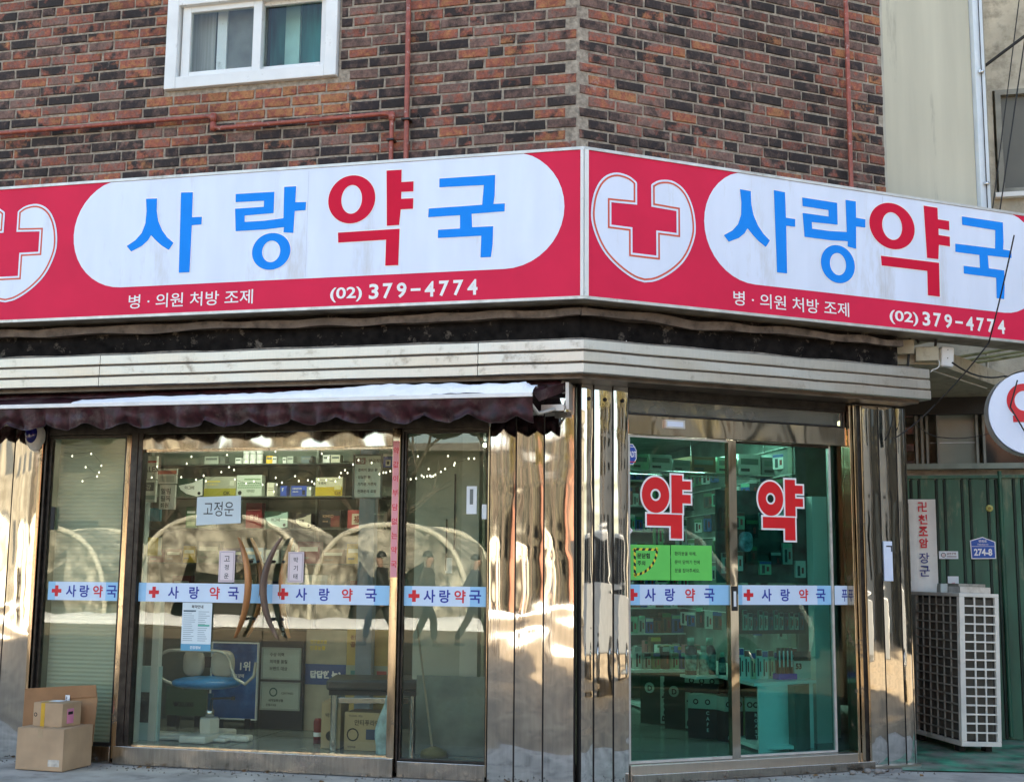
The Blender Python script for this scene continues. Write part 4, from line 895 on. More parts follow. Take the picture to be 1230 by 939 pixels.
# exercise stool: blue saddle, white frame
WP = mat('white_enamel', (.66, .66, .60), .3, var=.08, dirt=(.4, .36, .3), dscale=6, damt=.2)
e = empty('exercise_chair', (-2.9, .55, .08), label='white framed exercise chair with blue seat and cream back pads', cat='chair')
b = MB().box(-3.40, -2.56, .50, .60, .082, .125, WP).box(-3.02, -2.80, .30, .82, .083, .135, WP).box(-3.25, -2.70, .42, .68, .0835, .110, WP); b.build('base', e, bev=.015)
MB().lathe([(.0, .13), (.075, .13), (.08, .14), (.08, .235), (.07, .245), (0, .245)], WP, 6, (-2.90, .55, 0), smooth=False).build('hub', e, bev=.004)
MB().lathe([(.0, .245), (.034, .245), (.034, .30), (.022, .305), (.022, .42), (0, .42)], M_CHROME, 16, (-2.90, .55, 0)).build('post', e)
MB().tube([(-2.88, .53, .385), (-2.70, .50, .395)], .008, M_SEAM).lathe([(0, -.015), (.016, -.012), (.016, .012), (0, .015)], M_SEAM, 10, M=Matrix.Translation((-2.69, .498, .395))).build('lever', e)
def blob(cx, cy, cz, rx, ry, rz, m, p=2.6, n=20):
    vs = []; fs = []
    sp = lambda v: math.copysign(abs(v) ** (2 / p), v)
    for i in range(n + 1):
        ph = -math.pi / 2 + math.pi * i / n
        for k in range(n):
            t = 2 * math.pi * k / n; vs.append((cx + rx * sp(math.cos(ph)) * sp(math.cos(t)), cy + ry * sp(math.cos(ph)) * sp(math.sin(t)), cz + rz * sp(math.sin(ph))))
    for i in range(n):
        for k in range(n): k2 = (k + 1) % n; fs.append((i * n + k, i * n + k2, (i + 1) * n + k2, (i + 1) * n + k))
    return MB().add(vs, fs, m, True)
blob(-2.92, .52, .50, .26, .20, .045, mat('seat_blue', lin((24, 128, 190)), .28, var=.2, scale=7), 2.4).build('seat', e)
pad = mat('pad_cream', (.50, .46, .38), .5, var=.12); blob(-3.085, .62, .635, .085, .035, .10, pad, 3).build('back_pad', e); blob(-2.845, .62, .635, .095, .035, .10, pad, 3).build('back_pad', e)
MB().box(-3.12, -2.80, .66, .68, .60, .68, M_SEAM).build('pad_bracket', e)
tb = lambda pts: MB().tube(pts, .0125, mat('tube_cream', (.60, .57, .48), .25, .3), 8)
def arcpts(c, r, a0, a1, y, n=10, rz=None): return [(c[0] + r * math.cos(R(a0 + (a1 - a0) * i / n)), y, c[1] + (rz or r) * math.sin(R(a0 + (a1 - a0) * i / n))) for i in range(n + 1)]
tb([(-3.34, .50, .55), (-3.335, .50, .62)] + arcpts((-3.20, .63), .13, 180, 90, .50, 8, .105) + [(-2.86, .50, .735)] + arcpts((-2.84, .62), .12, 90, 0, .50, 8, .115) + [(-2.68, .50, .54), (-2.60, .50, .50), (-2.53, .50, .56), (-2.52, .50, .66)]).build('arm_tube', e)
tb([(-3.34, .50, .55), (-3.24, .50, .50), (-3.1, .5, .46)]).build('arm_tube', e)
# bench with cartons and a bag
BM = Matrix.Translation((-1.80, .27, 0)) @ Matrix.Rotation(R(14), 4, 'Z')
e = empty('bench', (-1.5, .5, .08), label='dark upholstered bench on chrome legs, inside the second glass door', cat='bench')
MB().box(-.06, .62, -.02, .46, .50, .575, mat('bench_vinyl', (.045, .05, .045), .35, var=.25), BM).build('seat', e, bev=.018)
MB().box(-.04, .60, .0, .44, .465, .498, M_SEAM, BM).build('seat_base', e)
for x, y in ((0, .02), (.56, .02), (.0, .42), (.56, .42)): MB().tube([(x, y, .082), (x, y, .465)], .027, M_CHROME, 14, M=BM).build('leg', e)
MB().box(.03, .53, .0, .02, .41, .45, M_CHROME, BM).build('apron_bar', e, bev=.003); MB().box(-.01, .01, .05, .39, .41, .45, M_CHROME, BM).build('apron_bar', e, bev=.003)
KR = (172, 150, 112)
e = card(-1.745, -1.47, .082, .345, .34, .22, KR, 'brown carton with liniment lettering under the bench', (), (('안티푸라민', .28, .66, .15, (50, 40, 30)), ('YUHAN 1926', .12, .88, .05, (70, 60, 50)), ('의약외품', .1, .06, .06, (70, 60, 50))), 'cardboard_carton', 'carton', 'cartons under the bench')
MB().ring(-1.68, .19, (.045, .045), (.036, .036), .337, M_INK_K).box(-1.58, -1.50, .336, .339, .16, .23, flat('print_blue', (40, 60, 90))).build('print_marks', e)
b = MB(); Tm = Matrix.Translation((-1.93, .36, 0)) @ Matrix.Rotation(R(10), 4, 'Z'); b.box(0, .14, 0, .30, .082, .405, flat('carton_brown', KR), Tm).disc(.07, .17, .035, -.002, M_INK_K, 16, Tm).text('박카스', .03, .30, .03, -.003, M_INK_K, .02, M=Tm); tag(b.build('cardboard_carton'), 'narrow brown carton behind the bench leg', 'carton', 'cartons under the bench')
b = MB(); n = 14
vs = []; fs = []
for i in range(n + 1):
    t = i / n; w = .055 + .018 * math.sin(t * 5) - .03 * t ** 3
    for k in range(12): a = 2 * math.pi * k / 12; vs.append((-1.415 + .028 * t + w * math.cos(a) * (1 + .15 * math.sin(3 * a + t * 7)), .24 + .04 * math.sin(a), .082 + .40 * t))
for i in range(n):
    for k in range(12): k2 = (k + 1) % 12; fs.append((i * 12 + k, i * 12 + k2, (i + 1) * 12 + k2, (i + 1) * 12 + k))
fs.append(tuple(range(n * 12, n * 12 + 12)))
b.add(vs, fs, mat('bag_blue', (.42, .60, .62), .4, var=.25, scale=12, bump=.004), True)
tag(b.build('plastic_bag'), 'crumpled pale blue plastic bag leaning by the bench', 'bag')
tag(MB().lathe([(0, .082), (.03, .082), (.03, .18), (.032, .2), (.032, .24), (.02, .26), (0, .26)], flat('can_red', (120, 30, 26)), 16, (-2.06, .62, 0)).lathe([(.0305, .13), (.0305, .16)], M_PAPER, 16, (-2.06, .62, 0)).build('drink_can'), 'dark red can on the shop floor against the bench leg', 'can')
# papers taped on the glass
tag(MB().poly([(-2.797, 1.858), (-2.452, 1.868), (-2.447, 1.672), (-2.795, 1.655)], -.001, flat('paper_cool', (200, 216, 222))).text('고정운', -2.74, 1.72, .105, -.0025, M_INK_K, .0, w=.235).build('paper_sign'),
    'white sheet with a handwritten Korean name taped on the first glass door', 'paper sign')
def namecard(x0, x1, z0, z1, t, label, y=-.0005):
    b = MB().box(x0, x1, y - .002, y, z0, z1, flat('card_pink', (214, 200, 204)))
    i = .010; g = flat('card_line', (160, 140, 150))
    b.box(x0 + i, x1 - i, y - .0026, y - .0021, z0 + i, z1 - i, g).box(x0 + i + .003, x1 - i - .003, y - .003, y - .0027, z0 + i + .003, z1 - i - .003, flat('card_inner', (226, 214, 216)))
    for k, c in enumerate(t): b.text(c, (x0 + x1) / 2, z1 - .075 - k * (z1 - z0 - .04) / len(t), .038, y - .0035, M_INK_K, .01, anchor='c')
    return tag(b.build('name_card'), label, 'name card', 'name cards on the glass doors')
namecard(-2.602, -2.478, 1.252, 1.475, '고정운', 'upright name card on the first glass door, below the taped sheet'); namecard(-2.071, -1.952, 1.256, 1.470, '박기태', 'upright name card on the second glass door')
b = MB().box(-2.872, -2.640, -.0015, -.0005, .768, 1.104, flat('leaf_white', (214, 228, 232))).box(-2.872, -2.640, -.0022, -.0016, .768, .815, flat('leaf_teal', (92, 160, 190)))
b.text('복약안내', -2.80, 1.065, .024, -.0026, M_INK_K, .02)
lg = flat('leaf_grey', (140, 160, 168)); lt = flat('leaf_green', (90, 180, 160))
for k in range(15):
    z = 1.04 - k * .0145
    b.box(-2.86, -2.86 + random.uniform(.06, .095), -.0024, -.0016, z, z + .004, lg).box(-2.745, -2.745 + random.uniform(.05, .09), -.0024, -.0016, z, z + .004, lg)
b.box(-2.862, -2.765, -.0025, -.0017, 1.042, 1.052, flat('leaf_dark', (70, 96, 110))).box(-2.745, -2.655, -.0025, -.0017, .94, .952, lt).text('건강정보', -2.80, .780, .022, -.0030, M_WHITEINK, .02)
tag(b.build('price_leaflet'), 'pale leaflet with teal foot taped under the band on the first glass door', 'leaflet')
# roller blind in the first window
b = MB(); zz = 2.30
vs = []; fs = []; n = 150
for i in range(n + 1):
    z = .09 + (2.31 - .09) * i / n; y = .10 + (.0035 if i % 2 else 0); vs += [(-4.0, y, z), (-3.39, y, z)]
for i in range(n): fs.append((2 * i, 2 * i + 1, 2 * i + 3, 2 * i + 2))
tag(b.add(vs, fs, mat('blind_slats', (.50, .51, .41), .7, var=.06, scale=2)).build('roller_blind'), 'closed grey green slatted blind behind the window over the cardboard boxes', 'blind')
# frosted end window: partition, post, flat sheet with the door recess's shade in its colour
e = empty('inner_partition', (-.9, .5, .08), label='grey green partition with pale post and flat dark doorway sheet, behind the end window', cat='partition')
Bx('panel', -1.30, -.93, .50, .54, .08, 2.6, mat('partition_grey', (.42, .44, .36), .7, var=.1, scale=2), e); Bx('post', -.93, -.80, .44, .54, .08, 2.6, mat('partition_post', (.50, .51, .43), .6, var=.06), e)
Bx('panel', -.80, -.30, .62, .66, .08, 2.6, mat('partition_dark', (.17, .19, .145), .7, var=.2, scale=2), e); Bx('doorway', -.78, -.55, .60, .615, .08, 1.62, mat('doorway_shade', (.03, .035, .03), .8), e)
for x, z0, z1 in ((-1.0, 1.5, 2.05), (-1.06, 1.35, 1.72)): Bx('cable', x, x + .008, .485, .498, z0, z1, M_SEAM, e)
Bx('switch', -1.06, -1.01, .487, .499, 1.33, 1.44, M_PAPER, e, bev=.003)
b = MB(); fr = mat('mist_film', (.42, .50, .46), .7, var=.2, scale=2)
tag(MB().box(-1.20, -.64, .30, .32, .082, .62, mat('mist_sheet_green', (.24, .30, .26), .5, var=.5, scale=1.6, dirt=(.12, .13, .08), dscale=1.5, damt=.5)).build('mist_sheet'), 'misty grey green sheet added for the misty foot of the end window', 'board')  # sheet added to give the lower end window its misty look
tag(MB().tube([(-1.20, .26, 1.02), (-1.05, .22, .12)], .008, mat('mop_pole', (.3, .28, .2), .4)).lathe([(0, .082), (.10, .083), (.09, .12), (.02, .15)], flat('mop_yellow', (96, 88, 40)), 14, (-1.04, .22, 0)).build('mop'), 'mop with a pale pole and yellow head behind the end window', 'mop')
# string lights
BLT = emit('bulb_warm', (1, .96, .86), .45)
def strings(pts, wire, y, label):
    e = empty('string_lights', pts[0] if len(pts[0]) == 3 else (pts[0][0], y, pts[0][1]), label=label, cat='string lights', group='string lights inside the shop windows')
    for x, z in pts:
        MB().lathe([(0, -.008), (.005, -.005), (.0065, 0), (.0045, .005), (.002, .009), (0, .010)], BLT, 8, (x, y, z)).build('bulb', e)
    for w in wire: MB().tube([(x, y + .006, z) for x, z in w], .0012, M_SEAM, 4, cap=False).build('wire', e)
strings([(-3.879, 2.175), (-3.72, 2.19), (-3.76, 2.09), (-3.63, 2.10), (-3.645, 2.05), (-3.66, 2.02), (-3.78, 1.985)], [[(-3.95, 2.2), (-3.879, 2.19), (-3.72, 2.205), (-3.63, 2.115), (-3.645, 2.06)], [(-3.76, 2.105), (-3.66, 2.03), (-3.78, 2.0)]], .07, 'few small bulbs strung before the grey green blind')
s2 = [(-3.22, 2.01), (-3.18, 2.09), (-2.94, 2.11), (-2.905, 2.16), (-2.86, 1.99), (-2.80, 2.02), (-2.78, 1.98), (-2.98, 2.01), (-2.62, 2.17), (-2.60, 2.08), (-2.66, 2.045), (-2.56, 2.06), (-2.55, 1.99), (-2.47, 2.12), (-2.46, 1.96), (-2.40, 1.975), (-2.33, 1.95), (-2.24, 2.19), (-2.23, 2.0), (-2.22, 1.95), (-2.18, 1.965), (-2.24, 1.90), (-2.08, 2.01), (-2.05, 1.975), (-1.98, 1.98), (-1.95, 1.97), (-1.93, 1.955), (-1.90, 1.985), (-1.84, 1.98), (-1.96, 1.92), (-1.83, 2.14), (-1.88, 2.17), (-1.77, 1.97), (-1.74, 2.0), (-1.73, 2.03), (-1.70, 2.05), (-1.68, 2.03), (-1.64, 2.09), (-1.60, 2.12), (-1.50, 2.10), (-1.44, 2.02), (-1.41, 2.03), (-1.39, 2.03), (-1.36, 2.04)]
strings(s2, [[s2[i] for i in (0, 1, 7, 2, 3, 8)], [s2[i] for i in (4, 5, 6, 10, 11, 12, 14, 15, 16, 18, 19, 20, 22)], [s2[i] for i in (22, 23, 24, 25, 26, 27, 28, 32, 33, 34, 35, 37, 38)]], .09, 'many small bulbs strung across the glass door pair')
s3 = [(-1.15, 2.14), (-.93, 2.14), (-1.20, 1.98), (-1.16, 1.985), (-1.12, 2.005), (-1.105, 1.995), (-1.08, 2.0), (-1.06, 2.003), (-1.05, 1.997), (-1.035, 2.0), (-1.02, 2.01), (-.98, 2.03), (-.95, 2.05), (-1.07, 2.05), (-.88, 2.09), (-.885, 2.075), (-.78, 2.12), (-.74, 2.12)]
strings(s3, [[s3[i] for i in (2, 3, 4, 5, 6, 7, 8, 9, 10, 11, 12, 14, 16, 17)]], .07, 'small bulbs strung in the end window above the partition')
# small clip lamp at the door joint
tag(MB().lathe([(0, 0), (.02, .0), (.024, .01), (.012, .03), (.012, .05), (0, .05)], M_SEAM, 12, (-2.50, 1.40, 2.228)).build('clip_lamp'), 'small black clip lamp on the top display shelf', 'clip lamp')
# unseen ceiling lamps added to brighten the shop (out of view behind the header)
for i, (x, y, lb) in enumerate(((-2.9, .95, 'added ceiling tube lamp over the exercise chair'), (-1.6, 3.6, 'added ceiling tube lamp at the back of the shop'), (.35, 1.9, 'added ceiling tube lamp over the counter'), (-2.9, 3.4, 'added ceiling tube lamp behind the display shelves'))):
    e = empty('added_ceiling_lamp', (x, y, 2.58), label=lb, cat='added lamp'); Bx('housing', x - .6, x + .6, y - .08, y + .08, 2.585, 2.608, M_PVC, e); Bx('tube', x - .58, x + .58, y - .05, y + .05, 2.565, 2.584, (emit('added_tube_light', (.95, 1, .93), 12.0) if i else emit('added_tube_light_dim', (.95, 1, .93), 8.0)), e)

# ---- side entrance interior (frame of the side face)
c = empty('counter', (1.7, 1.5, .08), FR, 'long pale shop counter running back from the side doors', 'counter')
def P4(pts, z0, z1, m, name, parent, F=FR):
    n = len(pts); vs = [(x, y, z0) for x, y in pts] + [(x, y, z1) for x, y in pts]
    fs = [tuple(reversed(range(n))), tuple(range(n, 2 * n))] + [(i, (i + 1) % n, (i + 1) % n + n, i + n) for i in range(n)]
    return MB().add(vs, fs, m).build(name, parent, F)
def CT(t, o=0.): return (1.54 + .71 * t + o * .98, .20 + 3.5 * t - o * .2)
P4([CT(0, -.03), (2.12, .31), (2.80, 3.8), CT(1, -.03)], .548, .570, M_COUNTER, 'counter_top', c)
P4([(1.54, .20), (2.10, .32), (2.104, .342), (1.545, .222)], .08, .547, M_COUNTER, 'end_panel', c)
P4([CT(0, .28), (2.11, .345), (2.78, 3.8), CT(1, .28)], .08, .547, mat('counter_inside', (.12, .19, .16), .7, var=.2), 'back_panel', c)
P4([CT(.01, .0), CT(.01, .28), CT(1, .28), CT(1, 0)], .10, .125, M_COUNTER, 'lower_shelf', c)
for t in (.30, .62): P4([CT(t, .0), CT(t, .28), CT(t + .008, .28), CT(t + .008, 0)], .126, .547, M_COUNTER, 'divider', c)
# goods wall behind the counter
tag(P4([(2.20, .62), (2.30, .62), (3.15, 4.4), (3.05, 4.4)], .08, 2.6, mat('goods_wall_board', (.24, .30, .27), .8, var=.3, scale=3), 'goods_wall', None), kind='structure')
tag(MB().box(2.262, 2.40, .50, .58, .081, 1.95, M_COUNTER).build('counter_post', None, FR), 'upright pale panel at the end of the counter', 'panel')
tag(MB().box(2.20, 2.60, .66, .72, .09, 2.58, mat('grey_green_board', (.22, .26, .2), .6)).build('side_board', None, FR), 'tall dull board behind the upright pale panel', 'board')
def onct(t, o, z=.571): p = CT(t, o); return Matrix.Translation((p[0], p[1], z)) @ Matrix.Rotation(R(-78), 4, 'Z')
rnd = random.Random(9)
# toothbrush and toothpaste packs, two close rows
gp = 'hanging card packs standing on the counter'
tones = [('white', (210, 216, 210)), ('cream', (190, 180, 150)), ('teal', (70, 150, 150)), ('blue topped', (60, 90, 160)), ('rose', (180, 110, 110)), ('brown', (120, 80, 60))]
def pack(M, w, h, base, top, label, group, name='card_pack', d=.02, F=FR):
    b = MB().box(0, w, 0, d, 0, h, flat('c%02x%02x%02x' % base, base, .4), M).box(.002, w - .002, -.0015, 0, h * .78, h * .98, flat('c%02x%02x%02x' % top, top, .4), M)
    b.box(w * .2, w * .45, -.0015, 0, h * .1, h * .7, flat('print_dark', (40, 60, 66)), M).box(w * .6, w * .8, -.002, 0, h * .25, h * .6, flat('print_red', (150, 50, 50)), M)
    return tag(b.build(name, None, F), label, 'pack', group)
nm = ['first', 'second', 'third', 'fourth', 'fifth', 'sixth', 'seventh', 'eighth', 'ninth', 'tenth', 'eleventh']
k = 0
for i in range(11):
    n_, c_ = tones[(i * 2 + 1) % 6]; x = 1.50 + i * .050
    M = Matrix.Translation((x + .03, .52 - .004 * i, .571)) @ Matrix.Rotation(R(rnd.uniform(-30, -18)), 4, 'Z')
    pack(M, .043, rnd.uniform(.19, .235), (205, 212, 204) if i % 3 else c_, (50, 76, 150) if i % 2 else (150, 60, 60), 'slim %s card pack, %s from the middle door stile' % ('pale' if i % 3 else n_, nm[i]), gp)
# dark brush set in a blue tray
e = empty('brush_tray', (2.0, .42, .571), FR, 'bright blue tray holding dark brushes, beside the white bag', 'tray')
MB().box(1.86, 2.02, .40, .50, .571, .612, flat('tray_blue', (24, 60, 190))).build('tray', e, FR)
for k in range(4): MB().box(1.875 + k * .036, 1.895 + k * .036, .43, .45, .60, .80, flat('brush_dark', (30, 34, 40))).box(1.880 + k * .036, 1.890 + k * .036, .425, .43, .66, .78, M_PAPER).build('brush', e, FR)
b = MB().box(0, .15, 0, .08, 0, .14, flat('bag_white', (200, 214, 206)), Matrix.Translation((2.03, .45, .571))).box(.0, .15, -.002, 0, .13, .20, flat('print_dark', (40, 60, 66)), Matrix.Translation((2.03, .45, .571)))
b.text('53', 2.04, .64, .045, .446, M_INK_K, .05); tag(b.build('snack_bag', None, FR), 'white bag printed with 53 at the end of the counter', 'bag')
# bottles at the left leaf
def bottle(x, y, z, r, h, m, cap, label):
    e = empty('bottle', (x, y, z), FR, label, 'bottle', 'bottles on the counter')
    MB().lathe([(0, 0), (r, 0), (r, h * .66), (r * .7, h * .76), (r * .42, h * .8), (0, h * .8)], m, 18, (x, y, z)).build('body', e, FR)
    MB().lathe([(0, h * .80), (r * .6, h * .80), (r * .6, h), (0, h)], cap, 18, (x, y, z)).build('cap', e, FR)
    MB().lathe([(r * 1.01, h * .12), (r * 1.01, h * .55)], mat('bottle_label', (.4, .55, .5), .5, var=.4, scale=30), 18, (x, y, z)).build('label_band', e, FR)
mint = mat('bottle_mint', (.30, .62, .52), .25); dkb = mat('bottle_dark', (.04, .07, .09), .25)
bottle(1.46, 1.0, .571, .046, .28, dkb, mint, 'tall dark bottle with mint cap on the counter'); bottle(1.545, .95, .571, .038, .22, mint, mint, 'mint bottle in front of the dark bottles on the counter'); bottle(1.63, 1.0, .571, .046, .28, dkb, mint, 'second tall dark bottle with mint cap, nearest the door stile'); bottle(1.70, .93, .571, .03, .17, dkb, mint, 'short dark bottle with mint cap on the counter')
P4([(1.42, .86), (1.86, .95), (1.88, 1.1), (1.42, 1.1)], .548, .5705, M_COUNTER, 'counter_step', c)
gq = 'small boxed goods along the far counter'
for i in range(9):
    t = .42 + i * .055; n_, c_ = tones[(i * 5) % 6]; M = onct(t, .10); h = rnd.uniform(.10, .19)
    pack(M @ Matrix.Rotation(R(70), 4, 'Z'), rnd.uniform(.10, .16), h, c_, (170, 150, 60) if i % 2 else (60, 110, 90), '%s %s boxed item along the far counter' % (nm[i], n_), gq, 'boxed_item', .08)
# hanging goods on the goods wall
def WT(t, z, off=0.): return Matrix.Translation((2.20 + .85 * t, .62 + 3.78 * t, z)) @ Matrix.Rotation(R(-77 + off), 4, 'Z')
gh = 'packs hanging on the goods wall'
rn = ['lowest', 'second', 'third', 'fourth', 'fifth', 'sixth', 'top']
cn = [('silver', (160, 176, 170)), ('mint', (110, 180, 150)), ('white', (206, 212, 206)), ('dark', (30, 40, 44)), ('brown', (96, 70, 60)), ('green', (60, 120, 80)), ('blue', (50, 90, 150))]
for r_ in range(7):
    for i in range(11):
        t = -.0 + .03 + i * .066 + rnd.uniform(-.01, .01); z = .84 + r_ * .225; n_, c_ = cn[(i * 3 + r_ * 5) % 7]
        if rnd.random() < .14: continue
        h = rnd.uniform(.12, .19)
        M = WT(t + .05, z) @ Matrix.Translation((0, -.03, 0))
        pack(M @ Matrix.Rotation(R(0), 4, 'Z') @ Matrix.Translation((-.05, 0, 0)), rnd.uniform(.09, .15), h, c_, cn[(i + r_) % 7][1], '%s pack, %s along the %s row of the goods wall' % (n_, nm[i], rn[r_]), gh, 'hanging_pack', .03)
for r_ in range(7): P4([(2.18, .64), (2.20, .62), (3.03, 4.3), (3.01, 4.3)], 1.0 + r_ * .225, 1.008 + r_ * .225, M_SHELFW, 'hook_rail', c)
# small pouch and two cloth gloves hanging near the doors
tag(blob(1.60, .42, 1.585, .055, .03, .075, mat('pouch_blue', (.25, .45, .6), .4, var=.4, scale=20), 3).tube([(1.60, .42, 1.65), (1.60, .42, 1.72)], .006, M_SEAM).build('hanging_pouch', None, FR), 'blue and silver pouch hanging behind the second side door', 'pouch')
for x, lb in ((1.78, 'first brown stocking hanging behind the second side door'), (1.89, 'second brown stocking, nearer the pale panel')): tag(blob(x, .62, 1.42, .045, .02, .17, mat('stocking_brown', (.22, .14, .11), .8), 3).build('stocking', None, FR), lb, 'stocking', 'brown stockings hanging behind the second side door')
tag(MB().box(1.46, 2.3, .60, .62, 1.28, 1.98, mat('backing_dark', (.07, .11, .10), .6, var=.5, scale=6)).build('dark_backing_sheet', None, FR), 'dark backing sheet for the dark region above the counter behind the second side door', 'board')  # dark sheet put in for the dark region behind the hanging packs
for i in range(13):
    x = 1.48 + (i % 7) * .112 + rnd.uniform(-.01, .01); z = 1.34 + (i // 7) * .27 + rnd.uniform(-.03, .03) + (i % 3) * .05; n_, c_ = cn[(i * 2) % 5]
    pack(Matrix.Translation((x, .57, z)), rnd.uniform(.06, .11), rnd.uniform(.10, .17), c_, cn[(i + 3) % 7][1], '%s pack, %s on the %s row before the dark backing sheet' % (n_, nm[i % 7], ('lower', 'upper')[i // 7]), 'packs on the dark hanging board', 'hanging_pack', .02)
# row of small bottles hanging above the counter end
for i in range(12): pack(Matrix.Translation((1.62 + i * .046, .50, .93)), .034, rnd.uniform(.12, .15), [(110, 180, 170), (160, 190, 180), (60, 110, 130)][i % 3], (40, 60, 80), 'small tube pack, %s in the row under the blue band' % (nm + ['last'])[i], 'tube packs under the blue band', 'tube_pack', .02)
tag(MB().box(1.5, 2.2, .53, .55, .90, 1.16, mat('rail_board', (.05, .07, .08), .6)).build('rail_board', None, FR), 'dark rail board behind the row of tube packs', 'board')
# cartons on the floor: three tall drink cartons, then dark ones
for i, (x, y) in enumerate(((1.60, 2.08), (1.63, 1.72), (1.665, 1.36))):
    e = empty('drink_carton', (x, y, .08), FR, ('tall dark green drink carton farthest from the side doors', 'tall dark green drink carton in the middle of its row', 'tall dark green drink carton nearest the dark boxes')[i], 'carton', 'tall drink cartons on the floor')
    T = Matrix.Translation((x, y, .082)) @ Matrix.Rotation(R(-52), 4, 'Z')
    MB().box(0, .30, 0, .25, 0, .44, mat('carton_green', lin((24, 52, 40)), .5), T).build('carton_body', e, FR)
    b = MB().box(.185, .265, -.003, -.001, .01, .40, flat('carton_strip', (176, 190, 180)), T)
    T2 = T @ Matrix.Translation((.250, -.004, .03)) @ Matrix.Rotation(R(-90), 4, 'Y') @ Matrix.Rotation(0, 4, 'Z')
    b.text('Bacchus', 0, 0, .05, 0, M_INK_K, .03, w=.33, M=T @ Matrix.Translation((.248, -.004, .03)) @ Matrix.Rotation(R(-90), 4, 'Y'))
    b.disc(.085, .30, .045, -.003, flat('carton_strip', (176, 190, 180)), 18, T).text('D', .068, .275, .045, -.004, M_INK_K, .03, M=T); b.build('print_marks', e, FR)
def dark_box(T, w, d, h, label, top=True, t='CAFE'):
    e = empty('cup_box', (0, 0, 0), FR, label, 'carton', 'dark cup boxes by the counter'); e.matrix_world = FR @ T; WM[e] = FR @ T
    MB().box(0, w, 0, d, 0, h * .68, flat('box_navy', (18, 20, 34)), T).build('box_body', e, FR); b = MB().box(0, w, 0, d, h * .682, h, flat('box_cream', (170, 190, 180)), T)
    for k in range(3): b.ring(w * (.2 + .3 * k), h * .84, (.022, .022), (.012, .012), -.002, M_INK_K, 14, M=T)
    for k, cc in enumerate(t): b.text(cc, w * .5, h * (.55 - k * .13), h * .08, -.002, M_PAPER, .02, anchor='c', M=T)
    b.build('box_lid', e, FR)
dark_box(Matrix.Translation((1.50, 1.12, .082)) @ Matrix.Rotation(R(-48), 4, 'Z'), .32, .22, .33, 'dark cup box with pale lid on the floor, beside the tall drink cartons')
dark_box(Matrix.Translation((1.635, .80, .082)) @ Matrix.Rotation(R(-8), 4, 'Z'), .15, .2, .33, 'narrow dark cup box with pale lid at the front of the row')
dark_box(Matrix.Translation((1.55, 1.25, .415)) @ Matrix.Rotation(R(-48), 4, 'Z'), .28, .18, .11, 'low box lying on top of the dark cup boxes', t='A')
dark_box(Matrix.Translation((1.68, .58, .126)) @ Matrix.Rotation(R(-30), 4, 'Z'), .15, .15, .30, 'dark cup box inside the open counter shelf', t='ROAST')
tag(MB().box(0, .12, 0, .12, 0, .24, flat('box_pale', (150, 170, 160)), Matrix.Translation((1.70, .42, .126)) @ Matrix.Rotation(R(-30), 4, 'Z')).box(.04, .08, -.002, 0, .06, .16, M_INK_K, Matrix.Translation((1.70, .42, .126)) @ Matrix.Rotation(R(-30), 4, 'Z')).build('pale_box', None, FR), 'pale box with a small dark figure inside the open counter shelf', 'box')
tag(MB().box(0, .24, 0, .16, 0, .26, mat('box_lime', (.25, .42, .12), .5, var=.4, scale=8), Matrix.Translation((1.66, .95, .126)) @ Matrix.Rotation(R(-50), 4, 'Z')).build('lime_box', None, FR), 'lime green patterned box inside the open counter shelf', 'box')

# deep end of the shop seen through the first side door
e = empty('back_shelves', (2.4, 3.6, .08), FR, 'tall shelves packed with goods at the deep end behind the first side door', 'shelves')
MB().box(1.95, 2.86, 3.62, 3.64, .08, 2.5, mat('back_shelf_board', (.20, .28, .24), .7)).build('back_panel', e, FR)
for r_ in range(8): MB().box(1.95, 2.86, 3.40, 3.618, .50 + r_ * .25, .512 + r_ * .25, M_SHELFW).build('shelf_board', e, FR)
rnd = random.Random(31); rws = ['lowest', 'second', 'third', 'fourth', 'fifth', 'sixth', 'seventh', 'top']
for r_ in range(8):
    x = 1.97; k = 0
    while x < 2.78 and k < 11:
        w = rnd.uniform(.06, .13); n_, c_ = (tones + cn)[rnd.randrange(13)]; h = rnd.uniform(.09, .20)
        pack(Matrix.Translation((x, 3.46, .513 + r_ * .25)), w, h, c_, cn[rnd.randrange(7)][1], '%s pack, %s on the %s board of the deep shelves' % (n_, nm[k], rws[r_]), 'packs on the deep shelves', 'shelf_pack', .08); x += w + .008; k += 1
# cartons lying on a hanging rack near the ceiling, packs on its hooks
e = empty('hanging_rack', (1.3, 1.2, 2.0), FR, 'wire rack hung from the ceiling behind the side doors', 'rack')
for y in (1.02, 1.20, 1.38): MB().tube([(.95, y, 2.14), (2.35, y, 2.14)], .006, M_CHROME, 6).build('rail', e, FR)
for x in (.98, 1.6, 2.3): MB().tube([(x, 1.2, 2.14), (x, 1.2, 2.6)], .006, M_CHROME, 6).build('hanger', e, FR)
x = .98; k = 0
while x < 2.2:
    w = rnd.uniform(.14, .24); h = rnd.uniform(.09, .17); n_, c_ = [('pale green', (150, 200, 170)), ('white', (206, 214, 208)), ('grey', (140, 150, 146)), ('brown', (130, 100, 70))][k % 4]
    o = card(x, x + w, 2.148, 2.148 + h, 1.05, .28, c_, '%s carton lying on the hanging rack, %s along it' % (n_, nm[k]), ((.1, .9, .5, .8, (100, 130, 120)), (.1, .5, .15, .3, (60, 70, 70))), (), 'rack_carton', 'carton', 'cartons on the hanging rack', F=FR); x += w + .015; k += 1
